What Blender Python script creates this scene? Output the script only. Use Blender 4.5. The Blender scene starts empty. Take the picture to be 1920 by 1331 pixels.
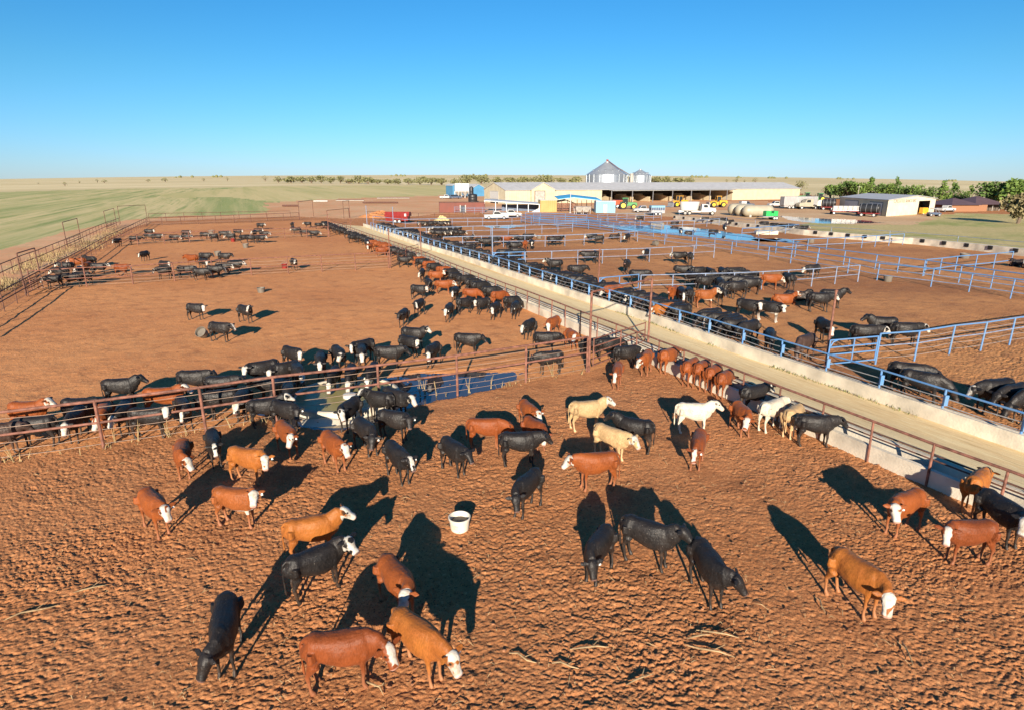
import bpy, bmesh, math, random
import numpy as np
from mathutils import Vector, Matrix
R = math.radians
C = bpy.context
SC = C.scene
COL = SC.collection
random.seed(7)

# ------------------------------------------------------------------ camera, sky, sun, exposure
CAM_H = 8.5
F_PX = 1110.0            # focal length for a 1920 px wide picture
PITCH = math.atan((665.5 - 341.0) / F_PX)
cam_d = bpy.data.cameras.new('camera'); cam = bpy.data.objects.new('camera', cam_d); COL.objects.link(cam)
cam_d.sensor_width = 36.0; cam_d.lens = 36.0 * F_PX / 1920.0
cam_d.clip_start = 0.1; cam_d.clip_end = 30000
cam.location = (0, 0, CAM_H); cam.rotation_euler = (R(90) - PITCH, 0, 0)
SC.camera = cam

SUN_EL, SUN_AZ = 17.5, 183.0        # sun stands behind the camera (compass style, clockwise from +Y)
w = bpy.data.worlds.new('World'); SC.world = w; w.use_nodes = True
nt = w.node_tree; nt.nodes.clear()
sky = nt.nodes.new('ShaderNodeTexSky'); sky.sky_type = 'NISHITA'; sky.sun_disc = False
sky.sun_elevation = R(SUN_EL); sky.sun_rotation = R(SUN_AZ)
sky.altitude = 400; sky.air_density = 1.25; sky.dust_density = 0.0; sky.ozone_density = 9.0
gam = nt.nodes.new('ShaderNodeGamma'); gam.inputs[1].default_value = 1.1
hsv = nt.nodes.new('ShaderNodeHueSaturation'); hsv.inputs['Saturation'].default_value = 1.07
bgn = nt.nodes.new('ShaderNodeBackground'); bgn.inputs[1].default_value = 0.059
out = nt.nodes.new('ShaderNodeOutputWorld')
nt.links.new(sky.outputs[0], gam.inputs[0]); nt.links.new(gam.outputs[0], hsv.inputs['Color'])
tint = nt.nodes.new('ShaderNodeMix'); tint.data_type = 'RGBA'; tint.blend_type = 'MULTIPLY'; tint.inputs[0].default_value = 1.0
tcw = nt.nodes.new('ShaderNodeTexCoord'); spw = nt.nodes.new('ShaderNodeSeparateXYZ'); mrw = nt.nodes.new('ShaderNodeMapRange'); mrw.interpolation_type = 'SMOOTHSTEP'
mrw.inputs[1].default_value = -0.01; mrw.inputs[2].default_value = 0.16; nt.links.new(tcw.outputs['Generated'], spw.inputs[0]); nt.links.new(spw.outputs[2], mrw.inputs[0])
tmx = nt.nodes.new('ShaderNodeMix'); tmx.data_type = 'RGBA'; tmx.inputs[6].default_value = (0.92, 1.02, 1.26, 1); tmx.inputs[7].default_value = (1.22, 1.10, 0.91, 1)   # clean pale air near the horizon
nt.links.new(mrw.outputs[0], tmx.inputs[0]); nt.links.new(tmx.outputs[2], tint.inputs[7])
nt.links.new(hsv.outputs[0], tint.inputs[6]); nt.links.new(tint.outputs[2], bgn.inputs[0]); nt.links.new(bgn.outputs[0], out.inputs[0])

sun_d = bpy.data.lights.new('sun', 'SUN'); sun = bpy.data.objects.new('sun', sun_d); COL.objects.link(sun)
sun_d.energy = 5.0; sun_d.angle = R(0.5); sun_d.color = (1.0, 0.87, 0.70)
_az = R(SUN_AZ); _el = R(SUN_EL)
sdir = Vector((math.sin(_az) * math.cos(_el), math.cos(_az) * math.cos(_el), math.sin(_el)))
sun.rotation_euler = sdir.to_track_quat('Z', 'Y').to_euler()
SC.view_settings.view_transform = 'Standard'; SC.view_settings.look = 'None'
SC.view_settings.exposure = 1.14; SC.view_settings.gamma = 1.0
SC.view_settings.use_curve_mapping = False

# ------------------------------------------------------------------ terrain and pixel -> ground helper
def rise(t):                     # how far the plain swells towards the horizon, by direction
    px = 960 + t * F_PX / math.cos(PITCH)
    u = (px - 960) / 960.0
    v = 12.0 - 2.5 * u - 9.5 * u * u
    return max(0.0, v) / F_PX
def terrain(x, y):
    y0 = 110.0
    if y <= y0: return 0.0
    d = y - y0
    return rise(max(-1.2, min(1.2, x / y))) * (d - 60 * (1 - math.exp(-d / 60.0)))
cp, sp = math.cos(PITCH), math.sin(PITCH)
def ray(px, py):
    a = (px - 960) / F_PX; b = (665.5 - py) / F_PX
    return Vector((a, cp + b * sp, -sp + b * cp))
def G(px, py, z=0.0):            # the point of the place that lies z above the ground in direction (px, py)
    d = ray(px, py)
    if d.z >= -1e-5: d.z = -1e-5
    s = (CAM_H - z) / -d.z
    if d.y * s < 110: return Vector((d.x * s, d.y * s, z))
    lo, hi = 100.0 / d.y, min(s, 9000.0)
    for _ in range(50):
        m = (lo + hi) / 2
        if CAM_H + d.z * m > terrain(d.x * m, d.y * m) + z: lo = m
        else: hi = m
    return Vector((d.x * lo, d.y * lo, terrain(d.x * lo, d.y * lo) + z))
def proj(p):
    d = Vector(p) - Vector((0, 0, CAM_H)); zc = d.y*cp - d.z*sp
    return 960 + F_PX*d.x/zc, 665.5 - F_PX*(d.y*sp + d.z*cp)/zc
def zat(p, py):                  # how high above point p a thing reaches when its top shows at picture height py
    lo, hi = -1.0, 60.0
    for _ in range(40):
        m = (lo + hi)/2
        if proj((p[0], p[1], p[2]+m))[1] > py: lo = m
        else: hi = m
    return lo
def along(p, d, px):             # distance from p along d until picture column px
    lo, hi = 0.0, 200.0; s = 1 if px > proj(p)[0] else -1
    for _ in range(50):
        m = (lo + hi)/2
        if (proj(Vector(p)+d*m)[0] - px)*s < 0: lo = m
        else: hi = m
    return lo
def ppm(p):                      # pixels per metre at a point
    return F_PX / (p.y * cp - (p.z - CAM_H) * sp)
UA = R(24.6)
U = Vector((math.cos(UA), math.sin(UA), 0)); V = Vector((-math.sin(UA), math.cos(UA), 0))   # the pens' two directions

# ------------------------------------------------------------------ mesh builder
class MB:
    def __init__(s): s.v = []; s.f = []
    def add(s, vs, fs):
        o = len(s.v); s.v += [tuple(p) for p in vs]; s.f += [tuple(i + o for i in f) for f in fs]; return s
    def box(s, x0, x1, y0, y1, z0, z1):
        return s.add([(x0,y0,z0),(x1,y0,z0),(x1,y1,z0),(x0,y1,z0),(x0,y0,z1),(x1,y0,z1),(x1,y1,z1),(x0,y1,z1)],
                     [(3,2,1,0),(4,5,6,7),(0,1,5,4),(1,2,6,5),(2,3,7,6),(3,0,4,7)])
    def tube(s, pts, r, n=8, r2=None, caps=True):     # a pipe along points; r a number or a list
        pts = [Vector(p) for p in pts]; k = len(pts)
        rs = list(r) if isinstance(r, (list, tuple)) else [r] * k
        r2s = rs if r2 is None else (list(r2) if isinstance(r2, (list, tuple)) else [r2] * k)
        vs = []; side = None
        for i, p in enumerate(pts):
            t = (pts[min(i + 1, k - 1)] - pts[max(i - 1, 0)]).normalized()
            if side is None:
                side = t.cross(Vector((0, 0, 1)))
                if side.length < 0.05: side = Vector((0, 1, 0)) if abs(t.y) < 0.9 else Vector((1, 0, 0))
            side = (side - t * side.dot(t)).normalized(); up = side.cross(t)
            for j in range(n):
                a = 2 * math.pi * j / n
                vs.append(p + side * (math.cos(a) * rs[i]) + up * (math.sin(a) * r2s[i]))
        fs = [(i*n+j, i*n+(j+1)%n, (i+1)*n+(j+1)%n, (i+1)*n+j) for i in range(k-1) for j in range(n)]
        if caps: fs += [tuple(range(n-1, -1, -1)), tuple(range((k-1)*n, k*n))]
        return s.add(vs, fs)
    def lathe(s, prof, n=20, c=(0,0,0)):              # prof: (radius, z)
        vs = []; k = len(prof)
        for r, z in prof:
            for j in range(n):
                a = 2*math.pi*j/n; vs.append((c[0]+r*math.cos(a), c[1]+r*math.sin(a), c[2]+z))
        fs = [(i*n+j, i*n+(j+1)%n, (i+1)*n+(j+1)%n, (i+1)*n+j) for i in range(k-1) for j in range(n)]
        if prof[0][0] > 1e-6: fs.append(tuple(range(n-1,-1,-1)))
        if prof[-1][0] > 1e-6: fs.append(tuple(range((k-1)*n, k*n)))
        return s.add(vs, fs)
    def wheel(s, x, y, r, w, z=None, n=18):           # axle along local y
        z = r if z is None else z
        vs = []
        for yy, rr in ((-w/2, r*.9), (-w/2+.1*w, r), (w/2-.1*w, r), (w/2, r*.9)):
            for j in range(n):
                a = 2*math.pi*j/n; vs.append((x + rr*math.cos(a), y + yy, z + rr*math.sin(a)))
        fs = [(i*n+j, (i+1)*n+j, (i+1)*n+(j+1)%n, i*n+(j+1)%n) for i in range(3) for j in range(n)]
        fs += [tuple(range(n)), tuple(range(4*n-1, 3*n-1, -1))]
        return s.add(vs, fs)
    def prism(s, poly, y0, y1):                       # outline in (x, z), run along y
        n = len(poly)
        vs = [(x, y0, z) for x, z in poly] + [(x, y1, z) for x, z in poly]
        fs = [tuple(range(n)), tuple(range(2*n-1, n-1, -1))] + [(i, i+n, (i+1)%n+n, (i+1)%n) for i in range(n)]
        return s.add(vs, fs)
    def sheet(s, pts): return s.add(pts, [tuple(range(len(pts)))])
    def build(s, name, m=None, parent=None, smooth=False, bevel=0.0, loc=None, rz=0.0):
        me = bpy.data.meshes.new(name); me.from_pydata([tuple(p) for p in s.v], [], s.f)
        bm = bmesh.new(); bm.from_mesh(me)
        bmesh.ops.recalc_face_normals(bm, faces=bm.faces)
        if bevel > 0:
            es = [e for e in bm.edges if len(e.link_faces) == 2 and e.calc_face_angle(0) > 0.5]
            bmesh.ops.bevel(bm, geom=es, offset=bevel, segments=2, affect='EDGES', profile=0.5, clamp_overlap=True)
        bm.to_mesh(me); bm.free(); me.update()
        if smooth:
            me.polygons.foreach_set('use_smooth', [True] * len(me.polygons))
            if hasattr(me, 'set_sharp_from_angle'): me.set_sharp_from_angle(angle=R(40))
        o = bpy.data.objects.new(name, me); COL.objects.link(o)
        if m: me.materials.append(m)
        if parent: o.parent = parent
        if loc is not None: o.location = loc
        if rz: o.rotation_euler = (0, 0, rz)
        return o
def tag(o, label=None, cat=None, group=None, kind=None):
    if label: o['label'] = label
    if cat: o['category'] = cat
    if group: o['group'] = group
    if kind: o['kind'] = kind
    return o
def thing(name, label, cat, loc=(0,0,0), rz=0.0, group=None):
    o = bpy.data.objects.new(name, None); COL.objects.link(o); o.empty_display_size = 0.3
    o.location = loc; o.rotation_euler = (0, 0, rz)
    return tag(o, label, cat, group)

# ------------------------------------------------------------------ materials
def mat(name, col, rough=0.7, metal=0.0, spec=0.4, var=0.12, scale=3.0, bump=0.0, bscale=20.0, col2=None, mixscale=None, detail=6.0, spots=None, coat=0.0):
    m = bpy.data.materials.new(name); m.use_nodes = True; t = m.node_tree; N = t.nodes; L = t.links
    b = N['Principled BSDF']; b.inputs['Roughness'].default_value = rough; b.inputs['Metallic'].default_value = metal
    b.inputs['Specular IOR Level'].default_value = spec
    if coat: b.inputs['Coat Weight'].default_value = coat
    tc = N.new('ShaderNodeTexCoord')
    nz = N.new('ShaderNodeTexNoise'); nz.inputs['Scale'].default_value = scale; nz.inputs['Detail'].default_value = detail
    L.new(tc.outputs['Object'], nz.inputs['Vector'])
    mx = N.new('ShaderNodeMix'); mx.data_type = 'RGBA'
    c = list(col)
    c2 = list(col2) if col2 else [x * (1 - 2.2 * var) for x in c]
    cb = c if col2 else [min(1, x * (1 + var)) for x in c]
    rp = N.new('ShaderNodeMapRange'); rp.inputs[1].default_value = 0.32; rp.inputs[2].default_value = 0.68
    L.new(nz.outputs[0], rp.inputs[0]); L.new(rp.outputs[0], mx.inputs[0])
    mx.inputs[6].default_value = (*c2, 1); mx.inputs[7].default_value = (*cb, 1)
    L.new(mx.outputs[2], b.inputs['Base Color'])
    if bump:
        n2 = N.new('ShaderNodeTexNoise'); n2.inputs['Scale'].default_value = bscale; n2.inputs['Detail'].default_value = 8
        L.new(tc.outputs['Object'], n2.inputs['Vector'])
        bp = N.new('ShaderNodeBump'); bp.inputs['Strength'].default_value = bump; bp.inputs['Distance'].default_value = 0.05
        L.new(n2.outputs[0], bp.inputs['Height']); L.new(bp.outputs[0], b.inputs['Normal'])
    return m
def corr(name, col, rough=0.5, metal=0.0, step=0.3, depth=0.4, axis='X', col2=None, var=0.06):   # ribbed sheet metal
    m = mat(name, col, rough, metal, var=var, scale=0.6, col2=col2); t = m.node_tree; N = t.nodes; L = t.links
    tc = N.new('ShaderNodeTexCoord'); wv = N.new('ShaderNodeTexWave'); wv.wave_type = 'BANDS'; wv.bands_direction = axis
    wv.inputs['Scale'].default_value = 0.314 / step * 1.0; wv.inputs['Distortion'].default_value = 0
    L.new(tc.outputs['Object'], wv.inputs['Vector'])
    bp = N.new('ShaderNodeBump'); bp.inputs['Strength'].default_value = depth; bp.inputs['Distance'].default_value = 0.03
    L.new(wv.outputs[0], bp.inputs['Height']); L.new(bp.outputs[0], N['Principled BSDF'].inputs['Normal'])
    return m
M = {}
M['rust'] = mat('rusty pipe', (0.20, 0.085, 0.058), 0.75, var=0.25, scale=5)
M['rust_dark'] = mat('dark rusty pipe', (0.12, 0.055, 0.038), 0.8, var=0.25, scale=5)
M['blue_pipe'] = mat('blue painted pipe', (0.065, 0.19, 0.43), 0.5, var=0.2, scale=4, col2=(0.12,0.21,0.33))
M['pale_pipe'] = mat('faded blue grey pipe', (0.19, 0.235, 0.33), 0.55, var=0.15, scale=4)
M['wire'] = mat('galvanised wire', (0.55, 0.52, 0.48), 0.45, metal=0.6)
M['rust_wire'] = mat('rusted wire', (0.34, 0.24, 0.18), 0.6, metal=0.3)
M['concrete'] = mat('pale concrete', (0.56, 0.50, 0.40), 0.85, var=0.16, scale=.9, bump=0.25, bscale=14)
M['concrete_in'] = mat('worn concrete', (0.6,.57,.5), 0.7, var=0.12, scale=1.5, bump=0.15, bscale=14)
# ------------------------------------------------------------------ numpy noise
_rng = np.random.RandomState(3); _TAB = _rng.rand(512, 512)
def vnoise(x, y):
    xi = np.floor(x).astype(int); yi = np.floor(y).astype(int); fx = x - xi; fy = y - yi
    fx = fx*fx*(3-2*fx); fy = fy*fy*(3-2*fy); a = xi & 511; b = yi & 511; a1 = (a+1) & 511; b1 = (b+1) & 511
    return (_TAB[a,b]*(1-fx)+_TAB[a1,b]*fx)*(1-fy) + (_TAB[a,b1]*(1-fx)+_TAB[a1,b1]*fx)*fy
def fbm(x, y, octv=4, gain=0.5):
    s = 0; a = 1; tot = 0
    for o in range(octv):
        c, sn = math.cos(o*0.7+.3), math.sin(o*0.7+.3)
        s = s + a*vnoise((x*c-y*sn)*2**o + 17.3*o, (x*sn+y*c)*2**o + 31.7*o); tot += a; a *= gain
    return s/tot - 0.5
def sstep(x, a, b):
    t = np.clip((x-a)/(b-a), 0, 1); return t*t*(3-2*t)
def inpoly(x, y, poly):
    r = np.zeros(x.shape, bool); n = len(poly)
    for i in range(n):
        x1, y1 = poly[i][0], poly[i][1]; x2, y2 = poly[(i+1) % n][0], poly[(i+1) % n][1]
        if y1 == y2: continue
        r ^= ((y1 > y) != (y2 > y)) & (x < (x2-x1)*(y-y1)/(y2-y1)+x1)
    return r

# the feed road between its two bunks, as lines on the ground
RAIL_PX = [(612,411),(640,421),(687,438),(791,471),(851,496),(934,527),(1010,554),(1080,581),(1177,616),(1255,646),(1336,677),(1469,727),(1620,784),(1920,893)]
RAIL = [G(x, y, 1.32) for x, y in RAIL_PX]
_e = (RAIL[-1]-RAIL[-3]).normalized(); RAIL.append(RAIL[-1] + _e*14)
WALLR_PX = [(681,424.5),(798,466),(856,483.5),(960,520),(1080,560),(1220,604),(1377,661),(1440,682),(1680,764),(1920,846)]
WALLR = [G(x, y, 0.1) for x, y in WALLR_PX]
_e = (WALLR[-1]-WALLR[-3]).normalized(); WALLR.append(WALLR[-1] + _e*14)
def offset(line, d):             # move a line sideways (to the right of its run from far to near = towards +U when d > 0)
    o = []
    for i, p in enumerate(line):
        t = (line[min(i+1, len(line)-1)] - line[max(i-1, 0)]); t.z = 0; t.normalize()
        o.append(Vector((p.x - t.y*d, p.y + t.x*d, 0)))
    return o
def resample(line, n):
    ds = [0]
    for i in range(1, len(line)): ds.append(ds[-1] + (line[i]-line[i-1]).length)
    o = []
    for k in range(n):
        s = ds[-1]*k/(n-1); i = 0
        while i < len(ds)-2 and ds[i+1] < s: i += 1
        o.append(line[i].lerp(line[i+1], (s-ds[i])/max(1e-6, ds[i+1]-ds[i])))
    return o
RAILS = resample([Vector((p.x,p.y,0)) for p in RAIL], 60)
BUNK_L_OUT = offset(RAILS, 0.75)
WALLRS = resample([Vector((p.x,p.y,0)) for p in WALLR], 60)
PUDDLES = {
 'pen':  [(470,772),(520,745),(560,733),(640,722),(720,706),(800,697),(900,693),(965,697),(972,713),(930,728),(850,741),(790,756),(745,772),(700,784),(640,800),(590,806),(540,800),(500,790)],
 'alley':[(1120,421),(1180,424),(1240,422),(1300,427),(1340,431),(1400,441),(1440,449),(1420,453),(1350,447),(1280,441),(1220,436),(1160,430)],
 'right':[(1415,449),(1460,447),(1500,452),(1490,455),(1430,453)],
 'yard': [(1456,404),(1500,408),(1560,411),(1620,413),(1655,418),(1600,420),(1540,419),(1490,415)],
 'pens_far': [(900,425),(960,421),(990,424),(950,429)],
}
PUD = {k: [G(x, y) for x, y in v] for k, v in PUDDLES.items()}

REG = {   # outlines of the ground's different covers, as directions seen from the camera mast
 'pen_mid': [(-1400,1090),(-230,900),(0,864),(195,836),(387,806),(712,760),(986,716),(1104,696),(1212,655),(1010,556),(790,474),(655,427),(612,413),(276,424),(262,430),(150,490),(0,585),(-300,740),(-1400,1080)],
 'yard':  [(1130,399),(1190,396),(1400,390),(1500,388),(1570,398),(1760,402),(1930,412),(1930,440),(1720,427),(1500,421),(1440,430),(1340,417),(1270,408),(1190,404)],
 'track': [(-2500,2000),(-900,700),(0,470),(60,454),(120,436),(240,413),(420,405),(505,399),(500,381),(560,377),(700,371),(860,366),(1160,372),(1500,380),(1500,392),(1150,398),(980,402),(820,402),(745,408),(640,411),(560,407),(400,412),(280,417),(210,440),(150,470),(0,545),(-900,930)],
 'grassland': [(-4000,372),(-900,369),(0,361),(230,355),(480,352),(860,350),(905,353),(1490,353),(1500,363),(1560,374),(1760,376),(1900,380),(2900,392),(4500,410),(4500,200),(-4000,200)],
 'crop_field': [(-4000,372),(-900,369),(0,361),(230,355),(480,352),(860,350),(880,355),(860,366),(700,371),(560,377),(500,381),(505,399),(420,405),(330,406),(240,413),(120,436),(60,454),(0,470),(-900,700),(-2500,2000),(-4000,1400)],
 'stubble': [(290,366),(480,350),(860,348),(880,355),(860,366),(700,371),(560,377),(512,380),(430,370),(330,372)],
 'lawn': [(1490,424),(1520,419),(1640,423),(1720,421),(1762,405),(1790,400),(1930,404),(4000,460),(4000,640),(1930,474),(1716,451),(1640,444),(1530,433)],
 'pens': [(742,427),(985,414),(1100,424),(1195,436),(1260,412),(1340,421),(1440,433),(1500,441),(1640,453),(1716,459),(1920,481),(4000,700),(4000,1500),(1960,860),(1440,660),(1080,548),(960,509),(798,458),(690,420)],
}
def ground():
    ys = [-60, -30, -12, -3, 0]; y = 2.2
    while y < 6.5: ys.append(y); y *= 1.008
    while y < 50: ys.append(y); y *= 1.0027
    while y < 80: ys.append(y); y *= 1.006
    while y < 200: ys.append(y); y *= 1.010
    while y < 12000: ys.append(y); y *= 1.04
    ys = np.array(ys)
    tin = np.linspace(-1.08, 1.08, 1050)
    tout = np.array([1.2, 1.4, 1.8, 2.5, 3.6, 5.5])
    ts = np.concatenate([-tout[::-1], tin, tout])
    Y, T = np.meshgrid(ys, ts, indexing='ij')
    X = T * np.maximum(Y, 11.0)
    rs = np.array([rise(max(-1.2, min(1.2, t))) for t in ts])
    dd = np.maximum(Y - 110.0, 0); Z = rs[None, :]*(dd - 60*(1-np.exp(-dd/60.0)))
    near = (1 - sstep(Y, 38, 62))*sstep(Y, 1.5, 3)*(1 - sstep(np.abs(T), 1.0, 1.08)); mid = (1 - sstep(Y, 60, 115))*sstep(Y, 1.5, 3)*(1 - sstep(np.abs(T), 1.0, 1.08))
    # clods and hoof marks: ridges of several sizes, flattened where the herd stands most
    big = fbm(X*0.45, Y*0.45, 2)
    wx_, wy_ = X + .12*fbm(X*2.1+5, Y*2.1, 2), Y + .12*fbm(X*2.1, Y*2.1+7, 2)
    a1 = fbm(wx_*4.4, wy_*6.5, 3, 0.65); a2 = np.abs(fbm(wx_*8.5+40, wy_*13+9, 2)); a3 = fbm(wx_*17, wy_*23, 2, .65); a4 = np.abs(fbm(wx_*13.5+11, wy_*20+3, 2)); a5 = np.clip(fbm(X*10+3, Y*15+8, 3)-.06, 0, 1)
    rough = 0.62 + 1.1*np.clip(big+0.15, -.3, .5)
    flatz = sstep(Y - 0.42*X, 20.0, 29.0)*0.72
    Z = Z + near*(0.040*a1 - 0.044*a2 + 0.040*a3 - 0.072*a4 - 0.12*a5)*rough*(1-flatz) + mid*0.030*fbm(X*1.4, Y*1.4, 3)*(1+flatz) + mid*0.10*fbm(X*0.12, Y*0.12, 2)
    for k, poly in PUD.items():
        cx = np.mean([p.x for p in poly]); cy = np.mean([p.y for p in poly]); m = np.zeros(X.shape)
        amp = .9 if k == 'pen' else 2.0; qx = X + amp*fbm(X*.55+9, Y*.55, 4)*1.6; qy = Y + amp*fbm(X*.55, Y*.55+33, 4)*1.6
        for s_ in (.84, .90, .96, 1.02, 1.08):
            m += inpoly(qx, qy, [(cx+(p.x-cx)*s_, cy+(p.y-cy)*s_) for p in poly])/5
        Z = Z*(1-m*.5) - m*0.12
    cor = [(p.x, p.y) for p in offset(RAILS, 0.3)] + [(p.x, p.y) for p in offset(WALLRS, 0.5)[::-1]]
    Z = np.where(inpoly(X, Y, cor), -0.25, Z)
    nr, nc = X.shape
    co = np.stack([X, Y, Z], -1).reshape(-1, 3).astype(np.float32)
    idx = np.arange(nr*nc).reshape(nr, nc)
    q = np.stack([idx[:-1,:-1], idx[:-1,1:], idx[1:,1:], idx[1:,:-1]], -1).reshape(-1, 4)
    cen = co[q].mean(1); wob = np.clip(cen[:,1]/60, .3, 12)
    wx = cen[:,0] + wob*fbm(cen[:,0]*.22, cen[:,1]*.1, 4)*1.1; wy = cen[:,1] + wob*fbm(cen[:,0]*.22+50, cen[:,1]*.1, 4)*2.2
    dz = cen[:,2] - CAM_H; zc = np.maximum(wy*cp - dz*sp, 0.5)
    PX = 960 + F_PX*wx/zc; PY = 665.5 - F_PX*(wy*sp + dz*cp)/zc
    reg = np.zeros(len(q), int); names = list(REG)
    for i, k in enumerate(names): reg[inpoly(PX, PY, REG[k]) & (cen[:,1] > 6)] = i+1
    for i, nm in enumerate(['ground'] + names):
        qq = q[reg == i]
        if not len(qq): continue
        u, inv = np.unique(qq, return_inverse=True); inv = inv.reshape(-1).astype(np.int32)
        onm = {'yard':'dirt_yard','track':'dirt_track','pens':'pen_ground','pen_mid':'pen_ground','stubble':'stubble_field'}.get(nm, nm)
        me = bpy.data.meshes.new(onm); c = co[u]
        me.vertices.add(len(c)); me.vertices.foreach_set('co', c.ravel())
        me.loops.add(len(inv)); me.loops.foreach_set('vertex_index', inv)
        me.polygons.add(len(qq)); me.polygons.foreach_set('loop_start', np.arange(0, len(inv), 4, dtype=np.int32))
        me.polygons.foreach_set('loop_total', np.full(len(qq), 4, np.int32))
        me.update(calc_edges=True); me.polygons.foreach_set('use_smooth', np.ones(len(qq), bool))
        o = bpy.data.objects.new(onm, me); COL.objects.link(o); tag(o, kind='structure')
        me.materials.append(SOIL[nm])

def soil(name, layers, bump=0.7, bscale=16, rough=0.95, stretch=(1,1,1)):
    """layers: first a colour, then (noise scale, from, to, colour) laid over it"""
    m = bpy.data.materials.new(name); m.use_nodes = True; t = m.node_tree; N = t.nodes; L = t.links
    b = N['Principled BSDF']; b.inputs['Roughness'].default_value = rough; b.inputs['Specular IOR Level'].default_value = 0.15
    tc = N.new('ShaderNodeTexCoord'); mp = N.new('ShaderNodeMapping'); mp.inputs['Scale'].default_value = stretch
    vr = N.new('ShaderNodeVectorRotate'); vr.rotation_type = 'Z_AXIS'; vr.inputs['Angle'].default_value = -UA      # along the pens' own directions
    L.new(tc.outputs['Object'], vr.inputs['Vector']); L.new(vr.outputs[0], mp.inputs['Vector'])
    def noise(sc, det=6, rg=.62):
        n = N.new('ShaderNodeTexNoise'); n.inputs['Scale'].default_value = sc; n.inputs['Detail'].default_value = det; n.inputs['Roughness'].default_value = rg
        L.new(mp.outputs[0], n.inputs['Vector']); return n.outputs[0]
    col = None
    for ly in layers:
        if len(ly) == 3: col = ly; continue
        sc, a, c, cc = ly
        r = N.new('ShaderNodeMapRange'); r.inputs[1].default_value = a; r.inputs[2].default_value = c; L.new(noise(sc), r.inputs[0])
        x = N.new('ShaderNodeMix'); x.data_type = 'RGBA'; L.new(r.outputs[0], x.inputs[0])
        if isinstance(col, tuple): x.inputs[6].default_value = (*col, 1)
        else: L.new(col, x.inputs[6])
        x.inputs[7].default_value = (*cc, 1); col = x.outputs[2]
    L.new(col, b.inputs['Base Color'])
    bp = N.new('ShaderNodeBump'); bp.inputs['Strength'].default_value = bump; bp.inputs['Distance'].default_value = 0.04
    L.new(noise(bscale, 8, .7), bp.inputs['Height']); L.new(bp.outputs[0], b.inputs['Normal'])
    return m
SOIL = {
 'ground': soil('red pen dirt', [(.47,.202,.083), (.09,.40,.62,(.42,.170,.064)), (.45,.54,.72,(.25,.102,.043)), (2.6,.50,.74,(.33,.135,.055)), (9,.55,.76,(.60,.33,.15)), (24,.555,.66,(.11,.050,.026))]),
 'pen_mid': soil('smooth trodden pen dirt', [(.58,.255,.098), (.06,.42,.60,(.50,.205,.078)), (.9,.52,.74,(.36,.145,.060)), (5,.56,.78,(.64,.36,.17)), (17,.58,.70,(.16,.072,.036))], bump=.5),
 'pens': soil('brown pen dirt', [(.50,.23,.088), (.045,.44,.62,(.32,.135,.055)), (.9,.50,.74,(.25,.105,.048)), (6,.54,.76,(.55,.30,.13)), (15,.56,.70,(.13,.06,.032))]),
 'yard': soil('pale packed yard', [(.58,.40,.23), (.05,.40,.62,(.52,.31,.16)), (1.5,.5,.75,(.34,.21,.12))], bump=.3),
 'track': soil('pinkish dirt track', [(.62,.36,.20), (.04,.40,.60,(.56,.27,.13)), (.35,.50,.70,(.46,.34,.17)), (2.2,.55,.75,(.33,.19,.10))], bump=.4),
 'grassland': soil('dry grass plain', [(.70,.58,.34), (.003,.44,.58,(.52,.43,.23)), (.02,.50,.66,(.60,.47,.25)), (.25,.5,.75,(.48,.39,.21))], bump=.4, stretch=(.35,1,1)),
 'crop_field': soil('young crop field', [(.27,.31,.11), (.010,.43,.55,(.56,.46,.23)), (.045,.48,.60,(.44,.39,.17)), (.11,.50,.64,(.22,.27,.09)), (.5,.52,.7,(.26,.30,.09)), (3,.52,.72,(.48,.40,.18))], bump=.5, stretch=(2.6,.09,1)),
 'stubble': soil('pale stubble field', [(.56,.46,.22), (.012,.44,.58,(.45,.40,.17)), (.06,.5,.66,(.38,.36,.14)), (.6,.5,.72,(.50,.40,.19))], bump=.4, stretch=(2.2,.1,1)),
 'lawn': soil('short dry grass', [(.46,.37,.17), (.035,.46,.60,(.27,.29,.09)), (.3,.48,.66,(.52,.42,.20)), (2,.5,.7,(.24,.24,.085))], bump=.5),
}
ground()

def strip(name, la, lb, m, z=0.0, sub=1, kind='structure'):
    mb = MB(); n = len(la); cols = sub+1
    for i in range(n):
        for j in range(cols):
            p = la[i].lerp(lb[i], j/sub); mb.v.append((p.x, p.y, z))
    for i in range(n-1):
        for j in range(sub): mb.f.append((i*cols+j, i*cols+j+1, (i+1)*cols+j+1, (i+1)*cols+j))
    o = mb.build(name, m); 
    return tag(o, kind=kind) if kind else o
# ------------------------------------------------------------------ cattle
def _ring(mb_pts, p, side, up, ry, rz, n, sq):
    for j in range(n):
        a = 2*math.pi*j/n; ca, sa = math.cos(a), math.sin(a)
        e = 2.0/sq
        x = math.copysign(abs(ca)**e, ca); y = math.copysign(abs(sa)**e, sa)
        mb_pts.append(p + side*(x*ry) + up*(y*rz))
def loft(mb, st, n=18, sq=2.3):          # st: (point, half width, half height); closed at both ends
    pts = []; k = len(st); P = [Vector(s[0]) for s in st]; side = None
    for i in range(k):
        t = (P[min(i+1,k-1)]-P[max(i-1,0)]).normalized()
        sd = Vector((0,0,1)).cross(t)
        if sd.length < 0.15: sd = side if side else Vector((0,1,0))
        sd = (sd - t*sd.dot(t)).normalized()
        if side and sd.dot(side) < 0: sd = -sd
        side = sd; up = t.cross(sd)
        _ring(pts, P[i], sd, up, st[i][1], st[i][2], n, sq)
    fs = [(i*n+j, i*n+(j+1)%n, (i+1)*n+(j+1)%n, (i+1)*n+j) for i in range(k-1) for j in range(n)]
    fs += [tuple(range(n-1,-1,-1)), tuple(range((k-1)*n, k*n))]
    mb.add(pts, fs)
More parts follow.
